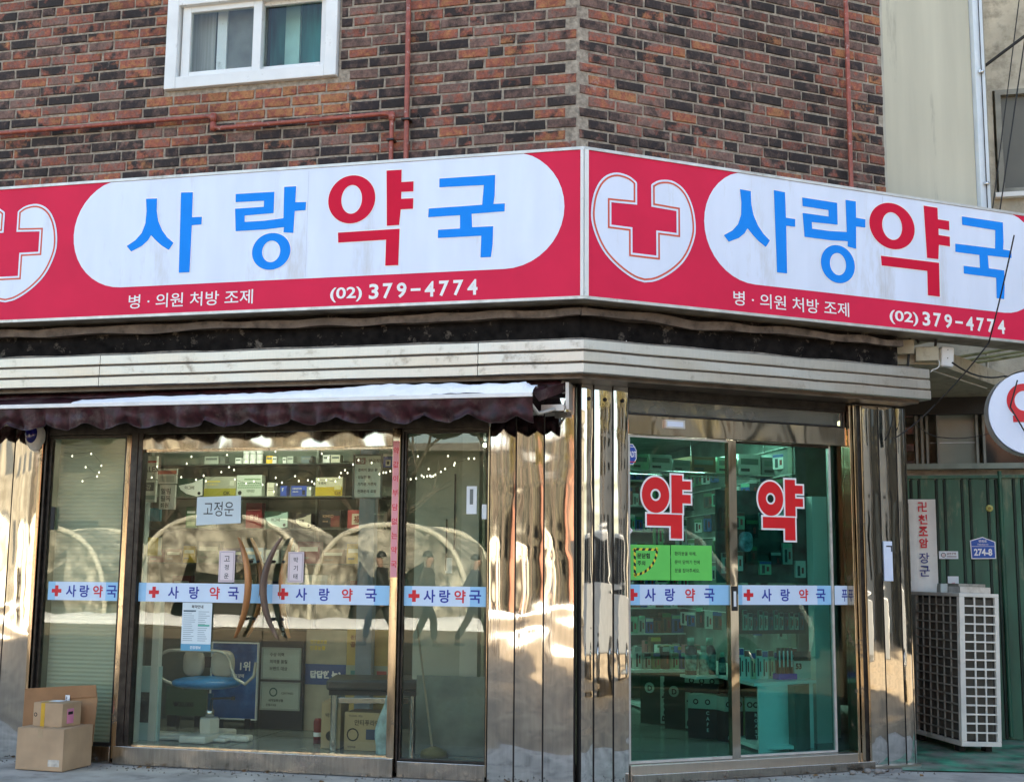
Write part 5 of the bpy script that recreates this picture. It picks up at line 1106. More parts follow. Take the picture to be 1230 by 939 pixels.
for k in range(6):
    x = 1.02 + (k % 3) * .105; z = 1.86 - (k // 3) * .30 - (k % 2) * .03; n_, c_ = [('shiny green', (90, 190, 120)), ('silver', (190, 204, 196)), ('dark', (26, 40, 38))][(k * 2) % 3]
    pack(Matrix.Translation((x + .12, 1.0, z)), .085, .24, c_, [(200, 214, 206), (40, 90, 60)][k % 2], '%s pouch, %s in the %s row under the hanging rack' % (n_, nm[k % 3], ('upper', 'lower')[k // 3]), 'pouches under the hanging rack', 'hanging_pouch', .02)
for k in range(8):
    x = .60 + k * .105; n_, c_ = cn[(k * 3 + 1) % 7]
    pack(Matrix.Translation((x + .35, 1.55, 1.22 - (k % 3) * .05)), .085, .20, c_, cn[(k * 2) % 7][1], '%s blister pack, %s in the row above the bottles' % (n_, nm[k]), 'blister packs above the bottles', 'blister_pack', .02)
for k in range(8):
    x = 1.30 + k * .075; n_, c_ = cn[(k * 5 + 2) % 7]
    pack(Matrix.Translation((x, 1.62 - .02 * k, .571)), .065, .13 + .05 * (k % 3 == 0), c_, cn[(k * 3) % 7][1], '%s pack, %s in the row behind the bottles' % (n_, nm[k]), 'packs behind the bottles', 'shelf_pack', .05)
P4([(1.25, 1.55), (1.90, 1.45), (1.90, 1.75), (1.25, 1.75)], .548, .5708, M_COUNTER, 'counter_step', c)
# ================================================================== BOXES AT THE FOOT OF THE FIRST WINDOW
CARD = mat('cardboard', (.47, .32, .19), .85, var=.12, scale=5, bump=.001, bscale=60, dirt=(.36, .24, .14), dscale=2, damt=.25)
CARD2 = mat('cardboard_brown', (.33, .17, .075), .85, var=.15, scale=4, bump=.001, bscale=60)
def cbox(T, w, d, h, label, m=CARD, lid=True):
    e = empty('cardboard_box', (0, 0, 0), L, label, 'cardboard box', 'cardboard boxes by the window'); e.matrix_world = T; WM[e] = T
    MB().box(0, w, 0, d, 0, h, m, T).build('box_body', e, bev=.003)
    if lid:
        MB().box(.002, w - .002, .002, d / 2 - .002, h + .0005, h + .005, m, T).build('flap', e); MB().box(.002, w - .002, d / 2 + .002, d - .002, h + .0005, h + .0045, m, T).build('flap', e)
    return e
T1 = Matrix.Translation((-3.835, -.46, -.028)) @ Matrix.Rotation(R(-3), 4, 'Z')
e = cbox(T1, .375, .33, .275, 'large plain tan cardboard box on the ground under the small one')
MB().box(.26, .35, -.0012, -.0003, .03, .075, mat('old_label', (.60, .55, .46), .7, var=.2, scale=30), T1).build('old_label', e)
MB().box(.168, .208, -.0014, -.0004, .215, .276, mat('clear_tape', (.50, .36, .22), .15), T1).box(.168, .208, .0, .33, .2802, .2812, mat('clear_tape', (.50, .36, .22), .15), T1).build('tape', e)
T2 = Matrix.Translation((-3.78, -.37, .253)) @ Matrix.Rotation(R(-6), 4, 'Z')
e = cbox(T2, .245, .20, .155, 'small tan box with yellow tape and a pink label, on top of the large box')
MB().box(.065, .098, -.0015, -.0003, 0, .157, mat('yellow_tape', (.62, .36, .03), .3), T2).box(.065, .098, 0, .20, .1605, .1615, mat('yellow_tape', (.62, .36, .03), .3), T2).build('tape', e)
MB().disc(.022, .078, .014, -.0012, M_INK_K, 16, T2).disc(.022, .078, .008, -.0018, CARD, 16, T2).build('print_marks', e)
MB().box(.2455, .2468, .05, .12, .02, .12, mat('pink_label', (.70, .25, .38), .6), T2).box(.247, .2475, .06, .11, .08, .10, M_INK_K, T2).build('pink_label', e)
MB().box(.06, .15, .08, .17, .1618, .1625, M_PAPER, T2).build('paper_label', e)
e = empty('flattened_carton', (-3.7, -.12, 0), label='flattened brown carton leaning against the window behind the boxes', cat='cardboard box')
vs = [(-4.03, -.20, .0), (-3.62, -.19, .0), (-3.615, -.10, .50), (-4.03, -.10, .47)]
MB().poly([(-4.025, .02), (-3.66, .0), (-3.655, .508), (-4.02, .478)], -.13, CARD2, .006).build('panel', e)
MB().poly([(-3.655, .12), (-3.455, .10), (-3.435, .42), (-3.455, .520), (-3.655, .508)], -.128, mat('cardboard_face', (.36, .20, .095), .85, var=.12), .006).build('panel', e)
MB().add([(-3.655, -.131, .508), (-3.45, -.131, .52), (-3.44, -.136, .44), (-3.655, -.136, .42)], [(0, 3, 2, 1)], CARD2).build('flap', e)
MB().poly([(-3.66, .12), (-3.46, .10), (-3.475, -.01), (-3.645, .01)], -.137, mat('cardboard_face', (.36, .20, .095)), .004).build('flap', e)
b = MB().box(-3.682, -3.648, -.141, -.139, .33, .445, M_PAPER)
for k in range(9): b.box(-3.678, -3.668, -.1425, -.1412, .34 + k * .011, .346 + k * .011, M_INK_K)
b.build('barcode_label', e)

# ================================================================== GROUND
CONCG = mat('pavement_concrete', (.40, .38, .34), .85, var=.2, scale=3, bump=.004, bscale=70, dirt=(.14, .13, .12), dscale=2.5, damt=.4)
tag(MB().add([(-300, -300, -.06), (300, -300, -.06), (300, 300, -.06), (-300, 300, -.06)], [(0, 1, 2, 3)], mat('ground_earth', (.2, .18, .15), .9)).build('ground'), kind='structure')
tag(MB().add([(-80, -32, -.052), (80, -32, -.052), (80, 2.2, -.052), (-80, 2.2, -.052)], [(0, 1, 2, 3)], mat('road_asphalt', (.22, .165, .10), .8, var=.25, scale=1.2, bump=.004, bscale=90, dirt=(.26, .21, .14), dscale=.6, damt=.4)).build('road'), kind='structure')
tag(MB().add([(-14, -1.6, -.034), (.5, -1.6, -.034), (3.9, .9, -.034), (3.4, 1.55, -.034), (2.16, 1.32, -.034), (2.2, 1.6, -.034), (0, .12, -.034), (-14, .12, -.034)], [tuple(range(8))], CONCG).build('pavement'), kind='structure')
tag(MB().add([(2.12, 1.32, -.026), (3.3, 1.5, -.026), (5.5, 2.3, -.026), (5.5, 3.9, -.026), (2.12, 3.9, -.026)], [tuple(range(5))], mat('green_floor_paint', (.05, .33, .20), .55, var=.5, scale=4, dirt=(.22, .21, .18), dscale=3.5, damt=.75, bump=.004, bscale=40)).build('alley_floor'), kind='structure')
# ================================================================== ALLEY
e = empty('green_fence', (2.7, 3.4, 0), label='green corrugated metal fence behind the outdoor unit', cat='fence')
GF = mat('fence_green', (.025, .125, .072), .5, var=.25, scale=6, stretch=(1, 1, .25), dirt=(.20, .22, .13), dscale=5, damt=.32, bump=.001)
GF2 = mat('fence_groove_shade', (.018, .06, .04), .6, var=.3)  # darker copy of the fence green, the grooves' shade put into the colour
x = 2.04; k = 0
while x < 4.6:
    for w, y in ((.118, 3.35), (.040, 3.352)):
        MB().box(x, x + w, y, y + .012, -.02, 2.20, GF).box(x - .016, x, y + .01, y + .045, -.02, 2.195, GF2).build('fence_rib', e)
        x += w + .028
Bx('back_sheet', 2.04, 4.6, 3.39, 3.40, -.02, 2.19, GF2, e); Bx('top_rail', 2.04, 4.6, 3.33, 3.41, 2.198, 2.225, GF, e); MB().tube([(3.13, 3.34, 0), (3.13, 3.34, 2.26)], .018, GF, 8).build('fence_post', e)
# neighbour house behind the fence
e = empty('neighbour_house', (3.2, 3.8, 0), label='old neighbouring house with brown framed windows behind the green fence', cat='house')
NW = mat('flaking_plaster', (.60, .55, .44), .9, var=.2, scale=3, bump=.006, bscale=20, dirt=(.24, .21, .165), dscale=4, damt=.55)
Bx('wall', 2.158, 9.0, 3.80, 4.2, 0, 2.34, NW, e); Bx('wall', 2.158, 2.36, 3.80, 4.2, 2.341, 8.5, NW, e); Bx('wall', 2.361, 3.28, 3.80, 4.2, 2.98, 8.5, NW, e); Bx('wall', 3.281, 9, 3.80, 4.2, 2.98, 4.88, NW, e); Bx('wall', 3.281, 9, 3.80, 4.2, 5.90, 8.5, NW, e); Bx('house_back', 2.2, 9, 4.6, 9, 0, 8.4, NW, e); Bx('roof', 2.158, 9.3, 3.5, 9, 8.51, 8.7, NW, e)
# bricks beside the low window
rnd = random.Random(3)
for r_ in range(8):
    for c_ in range(2):
        w = .15 if (r_ + c_) % 2 else .09; x0 = 2.185 + (0 if c_ == 0 else (.165 if r_ % 2 == 0 else .105)); z = 2.33 + r_ * .078
        o = MB().box(x0, min(x0 + w, 2.455), 3.775, 3.80, z, z + .064, M_BRICK_O).build('brick', e); o['tone'] = [rnd.uniform(.2, .7), rnd.random() * .6, 0.0]
WF = mat('brown_window_frame', (.28, .27, .22), .5, .0, var=.2); 
Bx('window_sill', 2.16, 5, 3.68, 3.86, 2.31, 2.36, mat('sill_pale_green', (.30, .33, .26), .6, var=.15), e)
w_ = empty('window', (0, 0, 0)); w_.parent = e; w_.matrix_world = Matrix.Identity(4); WM[w_] = Matrix.Identity(4)
for x in (2.47, 2.52, 2.565, 2.66, 3.0, 3.06, 3.7, 4.4): Bx('mullion', x, x + .022, 3.78, 3.86, 2.362, 2.98, WF, w_)
Bx('pane', 2.68, 3.0, 3.84, 3.846, 2.37, 2.96, mat('dusty_pane', (.26, .28, .22), .25, var=.15, scale=2), w_); Bx('pane', 3.08, 4.4, 3.84, 3.846, 2.37, 2.96, mat('dark_pane', (.03, .033, .03), .1, var=.3), w_); Bx('glazing_bar', 2.60, 3.0, 3.83, 3.839, 2.56, 2.566, M_PVC, w_)
w_ = empty('window', (0, 0, 0)); w_.parent = e; w_.matrix_world = Matrix.Identity(4); WM[w_] = Matrix.Identity(4)
frame4(3.30, 4.5, 4.885, 5.895, .05, 3.77, 3.84, WF).build('frame', w_); Bx('pane', 3.36, 4.44, 3.83, 3.836, 4.94, 5.84, mat('grey_pane', (.14, .135, .11), .5, var=.2, scale=1), w_); Bx('window_sill', 3.26, 4.6, 3.72, 3.80, 4.84, 4.884, M_PVC, w_)
# annex wall beside the brick face
e = empty('beige_annex', (3.0, 0.1, 3.3), FR, 'smooth beige wall panel beside the brick corner', 'wall')
MB().box(2.668, 3.605, .03, 2.4, 3.3, 9, mat('beige_panel', (.56, .53, .41), .7, var=.10, scale=1.2, stretch=(3, 3, .35), dirt=(.28, .26, .20), dscale=1.5, damt=.25)).build('panel', e, FR)
MB().box(2.664, 2.700, .018, .029, 3.3, 9, mat('beige_trim', (.46, .44, .36), .6)).build('edge_strip', e, FR)
e = empty('white_conduit', (3.66, .0, 3.3), FR, 'white plastic conduit with metal clips beside the beige wall', 'conduit')
MB().box(3.612, 3.715, -.01, .08, 3.3, 9, mat('conduit_white', (.66, .72, .76), .35, var=.05)).box(3.717, 3.735, .0, .08, 3.3, 9, mat('conduit_back', (.30, .28, .22), .7)).build('duct', e, FR, bev=.004)
MB().tube([(3.665, -.02, 3.3), (3.665, -.02, 9)], .004, M_SEAM, 5).build('cable', e, FR)
for z in (4.50, 5.45, 6.4): MB().box(3.635, 3.69, -.030, -.011, z - .010, z + .010, M_CHROME).lathe([(0, 0), (.016, 0), (.016, .01), (0, .012)], M_CHROME, 6, M=Matrix.Translation((3.665, -.03, z)) @ Matrix.Rotation(R(90), 4, 'X')).build('clip', e, FR)
# canopy slab between the pharmacy and the house
e = empty('canopy_slab', (2.6, 2.6, 2.9), label='grey beige canopy slab over the alley, behind the steel cornice end', cat='canopy')
CS = mat('canopy_beige', (.46, .42, .31), .7, var=.2, scale=4, dirt=(.15, .13, .10), dscale=4, damt=.4); 
P4([(2.16, 1.62), (2.50, 1.72), (3.14, 3.05), (3.22, 3.66), (2.16, 3.66)], 2.955, 2.965, CS, 'underside', e, L)
P4([(2.16, 1.62), (2.50, 1.72), (3.14, 3.05), (3.22, 3.66), (2.16, 3.66)], 2.966, 3.06, CS, 'slab', e, L)
P4([(2.50, 1.70), (2.515, 1.695), (3.165, 3.05), (3.15, 3.06)], 2.945, 3.075, CS, 'edge_board', e, L); MB().tube([(2.47, 1.95, 2.95), (3.02, 3.05, 2.95)], .006, M_PVC, 6).build('cable', e)
Bx('beam', 2.16, 4.6, 3.60, 3.67, 2.80, 2.954, mat('beam_dark', (.03, .027, .024), .7), e)
b = MB().box(2.08, 2.32, 1.555, 1.60, 3.02, 3.13, CS).box(2.33, 2.50, 1.60, 1.69, 2.97, 3.08, CS); b2 = b.build('duct_cover', e, bev=.006)
MB().box(2.06, 2.115, 1.44, 1.50, 2.93, 3.16, mat('rusty_bracket', (.22, .13, .08), .8, var=.4, scale=20)).build('rusty_bracket', e)
for x0, z0, dy in ((2.74, 3.17, 0), (2.76, 3.21, .03), (2.72, 3.25, .05)):
    MB().tube([(x0, 3.2 + dy, z0), (x0 + .9, 3.0 + dy, z0 + .10)], .014, mat('roof_edge_lime', (.36, .37, .20), .6, var=.3, scale=8), 6).build('roof_slat', e)
tag(MB().tube([(3.05, 3.2, 2.95), (3.05, 3.2, 3.3)], .014, M_ALU).build('short_post'), 'short grey post under the lime roof edge', 'post')
# junction box
e = empty('junction_box', (2.57, 1.70, 2.94), label='white plastic junction box with cables, hanging below the sign end', cat='junction box')
BT = Matrix.Translation((2.525, 1.71, 2.945)) @ Matrix.Rotation(R(22), 4, 'Z') @ Matrix.Rotation(R(4), 4, 'Y')
MB().box(0, .105, 0, .06, 0, .155, M_PVC, BT).build('cover', e, bev=.012); MB().disc(.05, .065, .005, -.002, M_SEAM, 10, BT).disc(.05, .13, .004, -.002, M_SEAM, 10, BT).build('screw_hole', e)
MB().tube([(2.36, 1.64, 3.12), (2.30, 1.6, 3.2), (2.27, 1.58, 2.93)], .010, M_SEAM).tube([(2.49, 1.66, 3.15), (2.47, 1.66, 2.98)], .010, M_SEAM).build('thick_cable', e)
MB().tube([(2.45, 1.66, 3.0)] + [(2.46 + .05 * math.sin(R(a)), 1.66, 2.955 + .045 * math.cos(R(a))) for a in range(0, 200, 20)] + [(2.44, 1.66, 2.89)], .004, M_PVC, 6).build('loop_wire', e)
# hanging round sign
RM = Matrix.Translation((3.145, 1.70, 2.56)) @ Matrix.Rotation(R(6), 4, 'Z')
e = empty('round_sign', (3.1, 1.7, 2.24), label='round white hanging sign with a red Korean character over the alley', cat='sign'); 
vs = []; fs = []; n = 48
for y in (-.06, .06):
    for i in range(n): a = 2 * math.pi * i / n; vs.append((.32 * math.cos(a), y, .325 * math.sin(a)))
for i in range(n): i2 = (i + 1) % n; fs.append((i, i + n, i2 + n, i2))
MB().add(vs, fs, M_ALU, True, RM).build('rim', e)
MB().disc(0, 0, .314, -.0615, M_WHITE, 48, RM).build('face', e); MB().add([(x_, .0615, z_) for x_, z_ in [(.314 * math.cos(2 * math.pi * i / 48), .314 * math.sin(2 * math.pi * i / 48)) for i in range(48)]], [tuple(reversed(range(48)))], M_WHITE, False, RM).build('face', e)
b = MB().ring(-.055, .09, (.125, .13), (.068, .075), -.064, M_INK_R, 40, M=RM); sc = .62
for p in GL['yak'][:1]: b.poly([(-.20 + a * sc * 1.05 + .05, -.17 + c * sc) for a, c in p], -.0642, M_INK_R, M=RM)
b.poly([(-.14, -.02), (.16, -.02), (.16, -.19), (.095, -.19), (.095, -.07), (-.14, -.07)], -.0644, M_INK_R, M=RM); b.build('lettering', e)
MB().tube([(3.33, 1.72, 2.56), (3.9, 1.75, 2.56)], .02, M_ALU).tube([(3.9, 1.75, 2.3), (3.9, 1.75, 3.6)], .03, M_ALU).build('bracket_arm', e)
# loose cables
def cable(pts, r, label, sag=.0):
    out = []
    for a, b2 in zip(pts[:-1], pts[1:]):
        a, b2 = Vector(a), Vector(b2)
        for i in range(9): t = i / 8; p = a.lerp(b2, t); p.z -= sag * 4 * t * (1 - t); out.append(p)
    return tag(MB().tube(out, r, M_SEAM, 6).build('loose_cable'), label, 'cable', 'loose cables over the alley')
cable([(2.98, .95, 3.75), (2.83, 1.35, 3.05), (2.45, 1.5, 2.62), (2.14, 1.45, 2.36)], .006, 'black cable running slantwise over the sign end to the far pillar', .02)
cable([(2.60, 1.66, 2.96), (3.0, 1.9, 2.88), (3.6, 2.0, 3.0)], .007, 'thick black cable leaving the junction box', .05)
cable([(2.30, 1.6, 2.50), (2.55, 2.0, 2.42), (3.0, 2.2, 2.50)], .004, 'thin cable sagging before the house window', .03)
cable([(3.50, 2.4, 6.6), (3.02, 2.0, 4.1)], .006, 'black cable rising past the upper house window'); cable([(3.42, 2.6, 6.6), (3.0, 2.2, 4.2)], .005, 'thinner grey cable rising past the upper house window'); cable([(2.98, 2.6, 5.62), (4.2, 2.6, 6.5)], .014, 'thick dark rod standing in for the eave edge above the upper house window')  # the thick one is added in place of the dark eave edge
cable([(3.05, 1.58, 2.80), (2.99, 1.58, 2.6), (3.10, 1.58, 2.38)], .006, 'black cable hanging before the round sign')
tag(MB().tube([(.28, -.02, 3.14), (.31, -.05, 3.0), (.33, -.12, 2.885)], .0045, M_PVC, 5).build('loose_wire', None, FR), 'pale bit of wire dangling over the black fascia near the corner', 'wire')
# outdoor unit
AM = Matrix.Translation((2.625, 2.33, -.02)) @ Matrix.Rotation(R(21.4), 4, 'Z') @ Matrix.Rotation(R(1.4), 4, 'Y')
WE = mat('unit_enamel', (.78, .75, .66), .45, var=.10, scale=4, dirt=(.36, .32, .24), dscale=5, damt=.3); WG = mat('unit_grille', (.36, .35, .29), .5, var=.15, scale=8, dirt=(.15, .13, .10), dscale=6, damt=.4)
e = empty('outdoor_unit', (2.625, 2.33, -.02), label='tall cream air conditioner outdoor unit with gridded sides on the green floor', cat='air conditioner')
z0, z1, w, d = .05, 1.235, .335, .93
MB().box(.03, w - .03, .03, d - .03, z0 + .02, z1 - .02, mat('coil_dark', (.055, .05, .042), .7, var=.4, scale=20), AM).build('coil', e)
fn = MB()
for i in range(64): y = .05 + (d - .22) * i / 64; fn.box(.020, .0295, y, y + .004, z0 + .05, z1 - .05, mat('fin_grey', (.17, .16, .13), .5, .5), AM)
for i in range(24): x = .05 + (w - .1) * i / 24; fn.box(x, x + .004, .020, .0295, z0 + .05, z1 - .05, mat('fin_grey', (.17, .16, .13)), AM)
o = fn.build('fins', e); o['kind'] = 'stuff'
cm = MB(); cm.box(0, w, 0, d, z1 - .03, z1, WE, AM).box(0, w, 0, d, z0, z0 + .035, WE, AM)
for x0, x1, y0, y1 in ((0, .045, 0, .03), (w - .035, w, 0, .03), (w - .03, w, d - .03, d)): cm.box(x0, x1, y0, y1, z0 + .0355, z1 - .0305, WE, AM)
cm.box(0, .03, .031, .045, z0 + .0355, z1 - .0305, WE, AM); cm.build('casing', e, bev=.004)
MB().box(.0, .028, d - .16, d - .001, z0 + .036, z1 - .031, WG, AM).build('side_panel', e)
gr_ = MB(); nz_ = 16; ya, yb = .045, d - .16
for i in range(1, nz_): z = z0 + .035 + (z1 - z0 - .065) * i / nz_; gr_.box(.003, .013, ya, yb, z - .006, z + .006, WG, AM)
for i in range(0, 7): y = ya + (yb - ya) * i / 6; gr_.box(.002, .014, y - .005, y + .005, z0 + .036, z1 - .031, WG, AM)
o = gr_.build('grille', e); o['kind'] = 'stuff'
gr_ = MB()
for i in range(1, nz_): z = z0 + .035 + (z1 - z0 - .065) * i / nz_; gr_.box(.046, w - .036, .003, .013, z - (.010 if i in (8,) else .0065), z + .0065, WE, AM)
for i in range(1, 3): x = .045 + (w - .08) * i / 3; gr_.box(x - .006, x + .006, .002, .014, z0 + .036, z1 - .031, WE, AM)
o = gr_.build('grille', e); o['kind'] = 'stuff'
for x, y in ((.03, .1), (.03, d - .15), (w - .08, .1), (w - .08, d - .15)): MB().box(x, x + .05, y, y + .08, 0, z0 - .001, M_SEAM, AM).build('foot', e)
tag(MB().box(.06, .32, .10, .50, z1 + .001, z1 + .05, M_ALU, AM).box(.10, .33, .2, .55, z1 + .051, z1 + .075, WG, AM).build('metal_tray'), 'flat metal tray lying on top of the outdoor unit', 'tray')
tag(MB().box(-.005, .055, .30, .36, z1 + .001, z1 + .07, mat('pale_plastic', (.48, .55, .52), .4), AM).build('plastic_box'), 'pale grey plastic box standing on the outdoor unit', 'box')
# plates on the fence
FY = 3.348
b = MB(); vs = []; fs = []
for i in range(9):
    t = i / 8
    for k in range(2): vs.append((2.325 + .262 * t, FY - .012 - .010 * math.sin(t * 6) * (1 - k * .3), (1.16, 2.015)[k]))
for i in range(8): fs.append((2 * i, 2 * i + 2, 2 * i + 3, 2 * i + 1))
b.add(vs, fs, mat('temple_plate', (.80, .80, .74), .45, var=.06, dirt=(.42, .38, .30), dscale=6, damt=.2), True)
e = tag(b.build('temple_sign'), 'tall white sign with red and blue vertical Korean lettering on the green fence', 'sign')
b = MB(); yy = FY - .030
b.text('卍', 2.475, 1.905, .085, yy, M_INK_R, .02, w=.075, anchor='c')
for k, c_ in enumerate('천조암'): b.text(c_, 2.475, 1.795 - k * .103, .085, yy, M_INK_R, .03, w=.075, anchor='c')
for k, c_ in enumerate('장군'): b.text(c_, 2.475, 1.455 - k * .113, .092, yy, flat('ink_sign_blue', (30, 50, 130)), .01, w=.085, anchor='c')
b.box(2.352, 2.358, yy - .001, yy, 1.3, 1.98, flat('crease', (120, 118, 100))); b.build('lettering', e)
PX = .265   # house number plate
b = MB(); pb = flat('plate_blue', (28, 86, 176)); cx = 2.965; z0 = 1.495
o1 = [(cx - .098, z0), (cx + .105, z0 + .004), (cx + .105, z0 + .150), (cx, z0 + .192), (cx - .104, z0 + .160)]
b.poly(o1, FY - .02, M_WHITEINK, .004).poly(grow(o1, -.008), FY - .0215, pb).box(cx - .092, cx + .095, FY - .024, FY - .022, z0 + .108, z0 + .111, M_WHITEINK)
b.text('연희로', cx, z0 + .142, .024, FY - .0235, M_WHITEINK, .02, anchor='c').text('Yeonhui-ro', cx, z0 + .120, .014, FY - .0235, M_WHITEINK, .01, anchor='c').text('274-8', cx, z0 + .028, .062, FY - .0235, M_WHITEINK, .035, w=.15, anchor='c')
tag(b.build('house_number_plate'), 'blue five-sided house number plate reading 274-8 on the green fence', 'number plate')
b = MB().box(2.60, 2.76, FY - .012, FY - .008, 1.495, 1.562, M_PAPER).ring(2.637, 1.528, (.020, .020), (.015, .015), FY - .0135, M_INK_K, 20).text('㉮', 2.627, 1.518, .02, FY - .0135, M_INK_R, .01).text('금연구역', 2.665, 1.530, .020, FY - .0135, flat('plate_brown', (110, 40, 40)), .02).box(2.667, 2.745, FY - .0135, FY - .0125, 1.512, 1.518, flat('plate_brown', (110, 40, 40)))
tag(b.build('small_plate'), 'small white oblong plate with red print on the green fence', 'plate')
tag(MB().lathe([(0, 0), (.030, 0), (.030, .004), (0, .005)], flat('disc_yellow', (196, 190, 110)), 24, M=Matrix.Translation((3.035, FY - .004, 1.935)) @ Matrix.Rotation(R(90), 4, 'X')).lathe([(0, .005), (.014, .006)], flat('disc_ochre', (150, 130, 50)), 16, M=Matrix.Translation((3.035, FY - .004, 1.935)) @ Matrix.Rotation(R(90), 4, 'X')).build('round_tag'), 'small round yellow tag above the house number plate', 'tag')
b = MB().box(2.665, 2.755, FY - .02, FY - .004, 1.20, 1.345, M_PAPER).text('빈', 2.71, 1.262, .03, FY - .022, M_INK_R, .02, anchor='c'); tag(b.build('meter_card'), 'small white card low on the fence above the outdoor unit', 'card')
# rubble at the foot of the far pillar
for i in range(7):
    a, c_ = random.uniform(2.0, 2.32), random.uniform(-.28, -.10); s_ = random.uniform(.012, .03)
    o = blob(a, c_, -.03 + s_ * .5, s_, s_ * .8, s_ * .6, mat('rubble_grey', (.34, .32, .29), .9, var=.3), 2.2, 7).build('rubble_piece', None, FR)
    tag(o, 'small grey crumb of mortar on the pavement before the side door step', 'rubble', 'mortar crumbs by the door step')

# grit and dead leaves gathered along the foot of the shopfront
b = MB(); rnd = random.Random(77); gm = mat('grit_grey', (.22, .20, .17), .9, var=.4, scale=40); lm = mat('dead_leaf', (.20, .11, .04), .8, var=.3)
for i in range(420):
    if i % 3: x = rnd.uniform(-4.3, -.1); y = -.04 - abs(rnd.gauss(0, .12)) - .03; p = Vector((x, y, -.032))
    else: q = FR @ Vector((rnd.uniform(.1, 2.7), -.11 - abs(rnd.gauss(0, .12)), 0)); p = Vector((q.x, q.y, -.032))
    r = rnd.uniform(.003, .011); a = rnd.uniform(0, 6.28)
    if i % 14 == 0:
        u = Vector((math.cos(a), math.sin(a), .2)) * .026; v = Vector((-math.sin(a), math.cos(a), .35)) * .015
        b.add([p - u, p + v + Vector((0, 0, .006)), p + u, p - v + Vector((0, 0, .004))], [(0, 1, 2, 3)], lm)
    else:
        b.add([p + Vector((r * math.cos(a + k * 2.1), r * math.sin(a + k * 2.1), 0)) for k in range(3)] + [p + Vector((0, 0, r * 1.1))], [(0, 1, 3), (1, 2, 3), (2, 0, 3)], gm)
tag(b.build('grit'), kind='stuff')
# ================================================================== THE STREET BEHIND THE VIEWER (it shows in glass and steel)
TARP = mat('tarpaulin', (.60, .56, .46), .55, var=.4, scale=3.5, bump=.12, bscale=3, dirt=(.11, .09, .065), dscale=1.6, damt=.7)
def tent(cx, cy, w, d, h, label):
    e = empty('covered_stall', (cx, cy, -.05), label=label, cat='stall', group='tarpaulin covered stalls across the street')
    vs = []; fs = []; nu, nv = 28, 10
    for i in range(nu + 1):
        a = math.pi * i / nu
        for k in range(nv + 1):
            t = k / nv; rr = 1 + .03 * math.sin(a * 9 + t * 5) + .02 * mnoise.noise(Vector((a * 4, t * 4, cx)))
            sag = -.12 * math.sin(math.pi * ((t * 3) % 1))
            vs.append((cx + w / 2 * math.copysign(abs(math.cos(a)) ** .75, math.cos(a)) * rr, cy - d / 2 + d * t, -.05 + (h + sag) * math.sin(a) ** .75 * rr))
    for i in range(nu):
        for k in range(nv): q = i * (nv + 1) + k; fs.append((q, q + nv + 1, q + nv + 2, q + 1))
    MB().add(vs, fs, TARP, True).build('cover', e)
    # gathered front cloth with a dark opening
    vs = []; fs = []
    for i in range(nu + 1):
        a = math.pi * i / nu; x = cx + w / 2 * math.copysign(abs(math.cos(a)) ** .75, math.cos(a)) * .99; top = h * math.sin(a) ** .75 - .03
        lo = top * (.0 if abs(math.cos(a)) > .42 else .62 + .15 * math.cos(a * 6))
        for k in range(9):
            u = k / 8; vs.append((x + .10 * mnoise.noise(Vector((i * .5, u * 3, cx))) * u, cy + d / 2 + (.10 + .35 * u) * mnoise.noise(Vector((i * .55, u * 1.6, cx + 4))) + .12 * math.sin(i * 2.1 + u), -.05 + max(top, .01) + (lo - max(top, .01)) * u))
    for i in range(nu):
        for k in range(8): q = i * 9 + k; fs.append((q, q + 1, q + 10, q + 9))
    MB().add(vs, fs, TARP, True).build('front_cloth', e)
    for t in (0, 1): MB().tube([(cx + w / 2 * math.copysign(abs(math.cos(math.pi * i / 24)) ** .75, math.cos(math.pi * i / 24)), cy - d / 2 + d * t, -.05 + h * math.sin(math.pi * i / 24) ** .75) for i in range(25)], .075, mat('hoop_pale', (.72, .68, .56), .5), 8).build('hoop', e)
    MB().box(cx - w * .4, cx + w * .4, cy - d * .3, cy + d * .2, -.05, .75, mat('stall_table_dark', (.05, .045, .04), .8)).build('table', e)
tent(-13.4, -23.2, 5.0, 3.0, 2.75, 'arched tarpaulin covered stall across the street'); tent(-8.9, -23.4, 4.2, 3.0, 2.55, 'smaller arched tarpaulin covered stall beside the first one'); tent(-19.2, -23.6, 4.6, 3.0, 2.5, 'third arched tarpaulin covered stall, far along the street')
# snow bank
nu = 160
def sb_(u, v):
    x = -26 + 40 * u; h = (.26 + .20 * mnoise.noise(Vector((x * .8, 0, 3))) + .12 * mnoise.noise(Vector((x * 3.1, 1, 3)))) * math.sin(math.pi * v) ** .7
    return (x, -21.4 + 1.3 * (v - .5) + .25 * mnoise.noise(Vector((x * .7, 5, 0))), -.06 + max(0, h))
tag(sheet(sb_, nu, 10, M_SNOW).build('snow_bank'), kind='stuff')
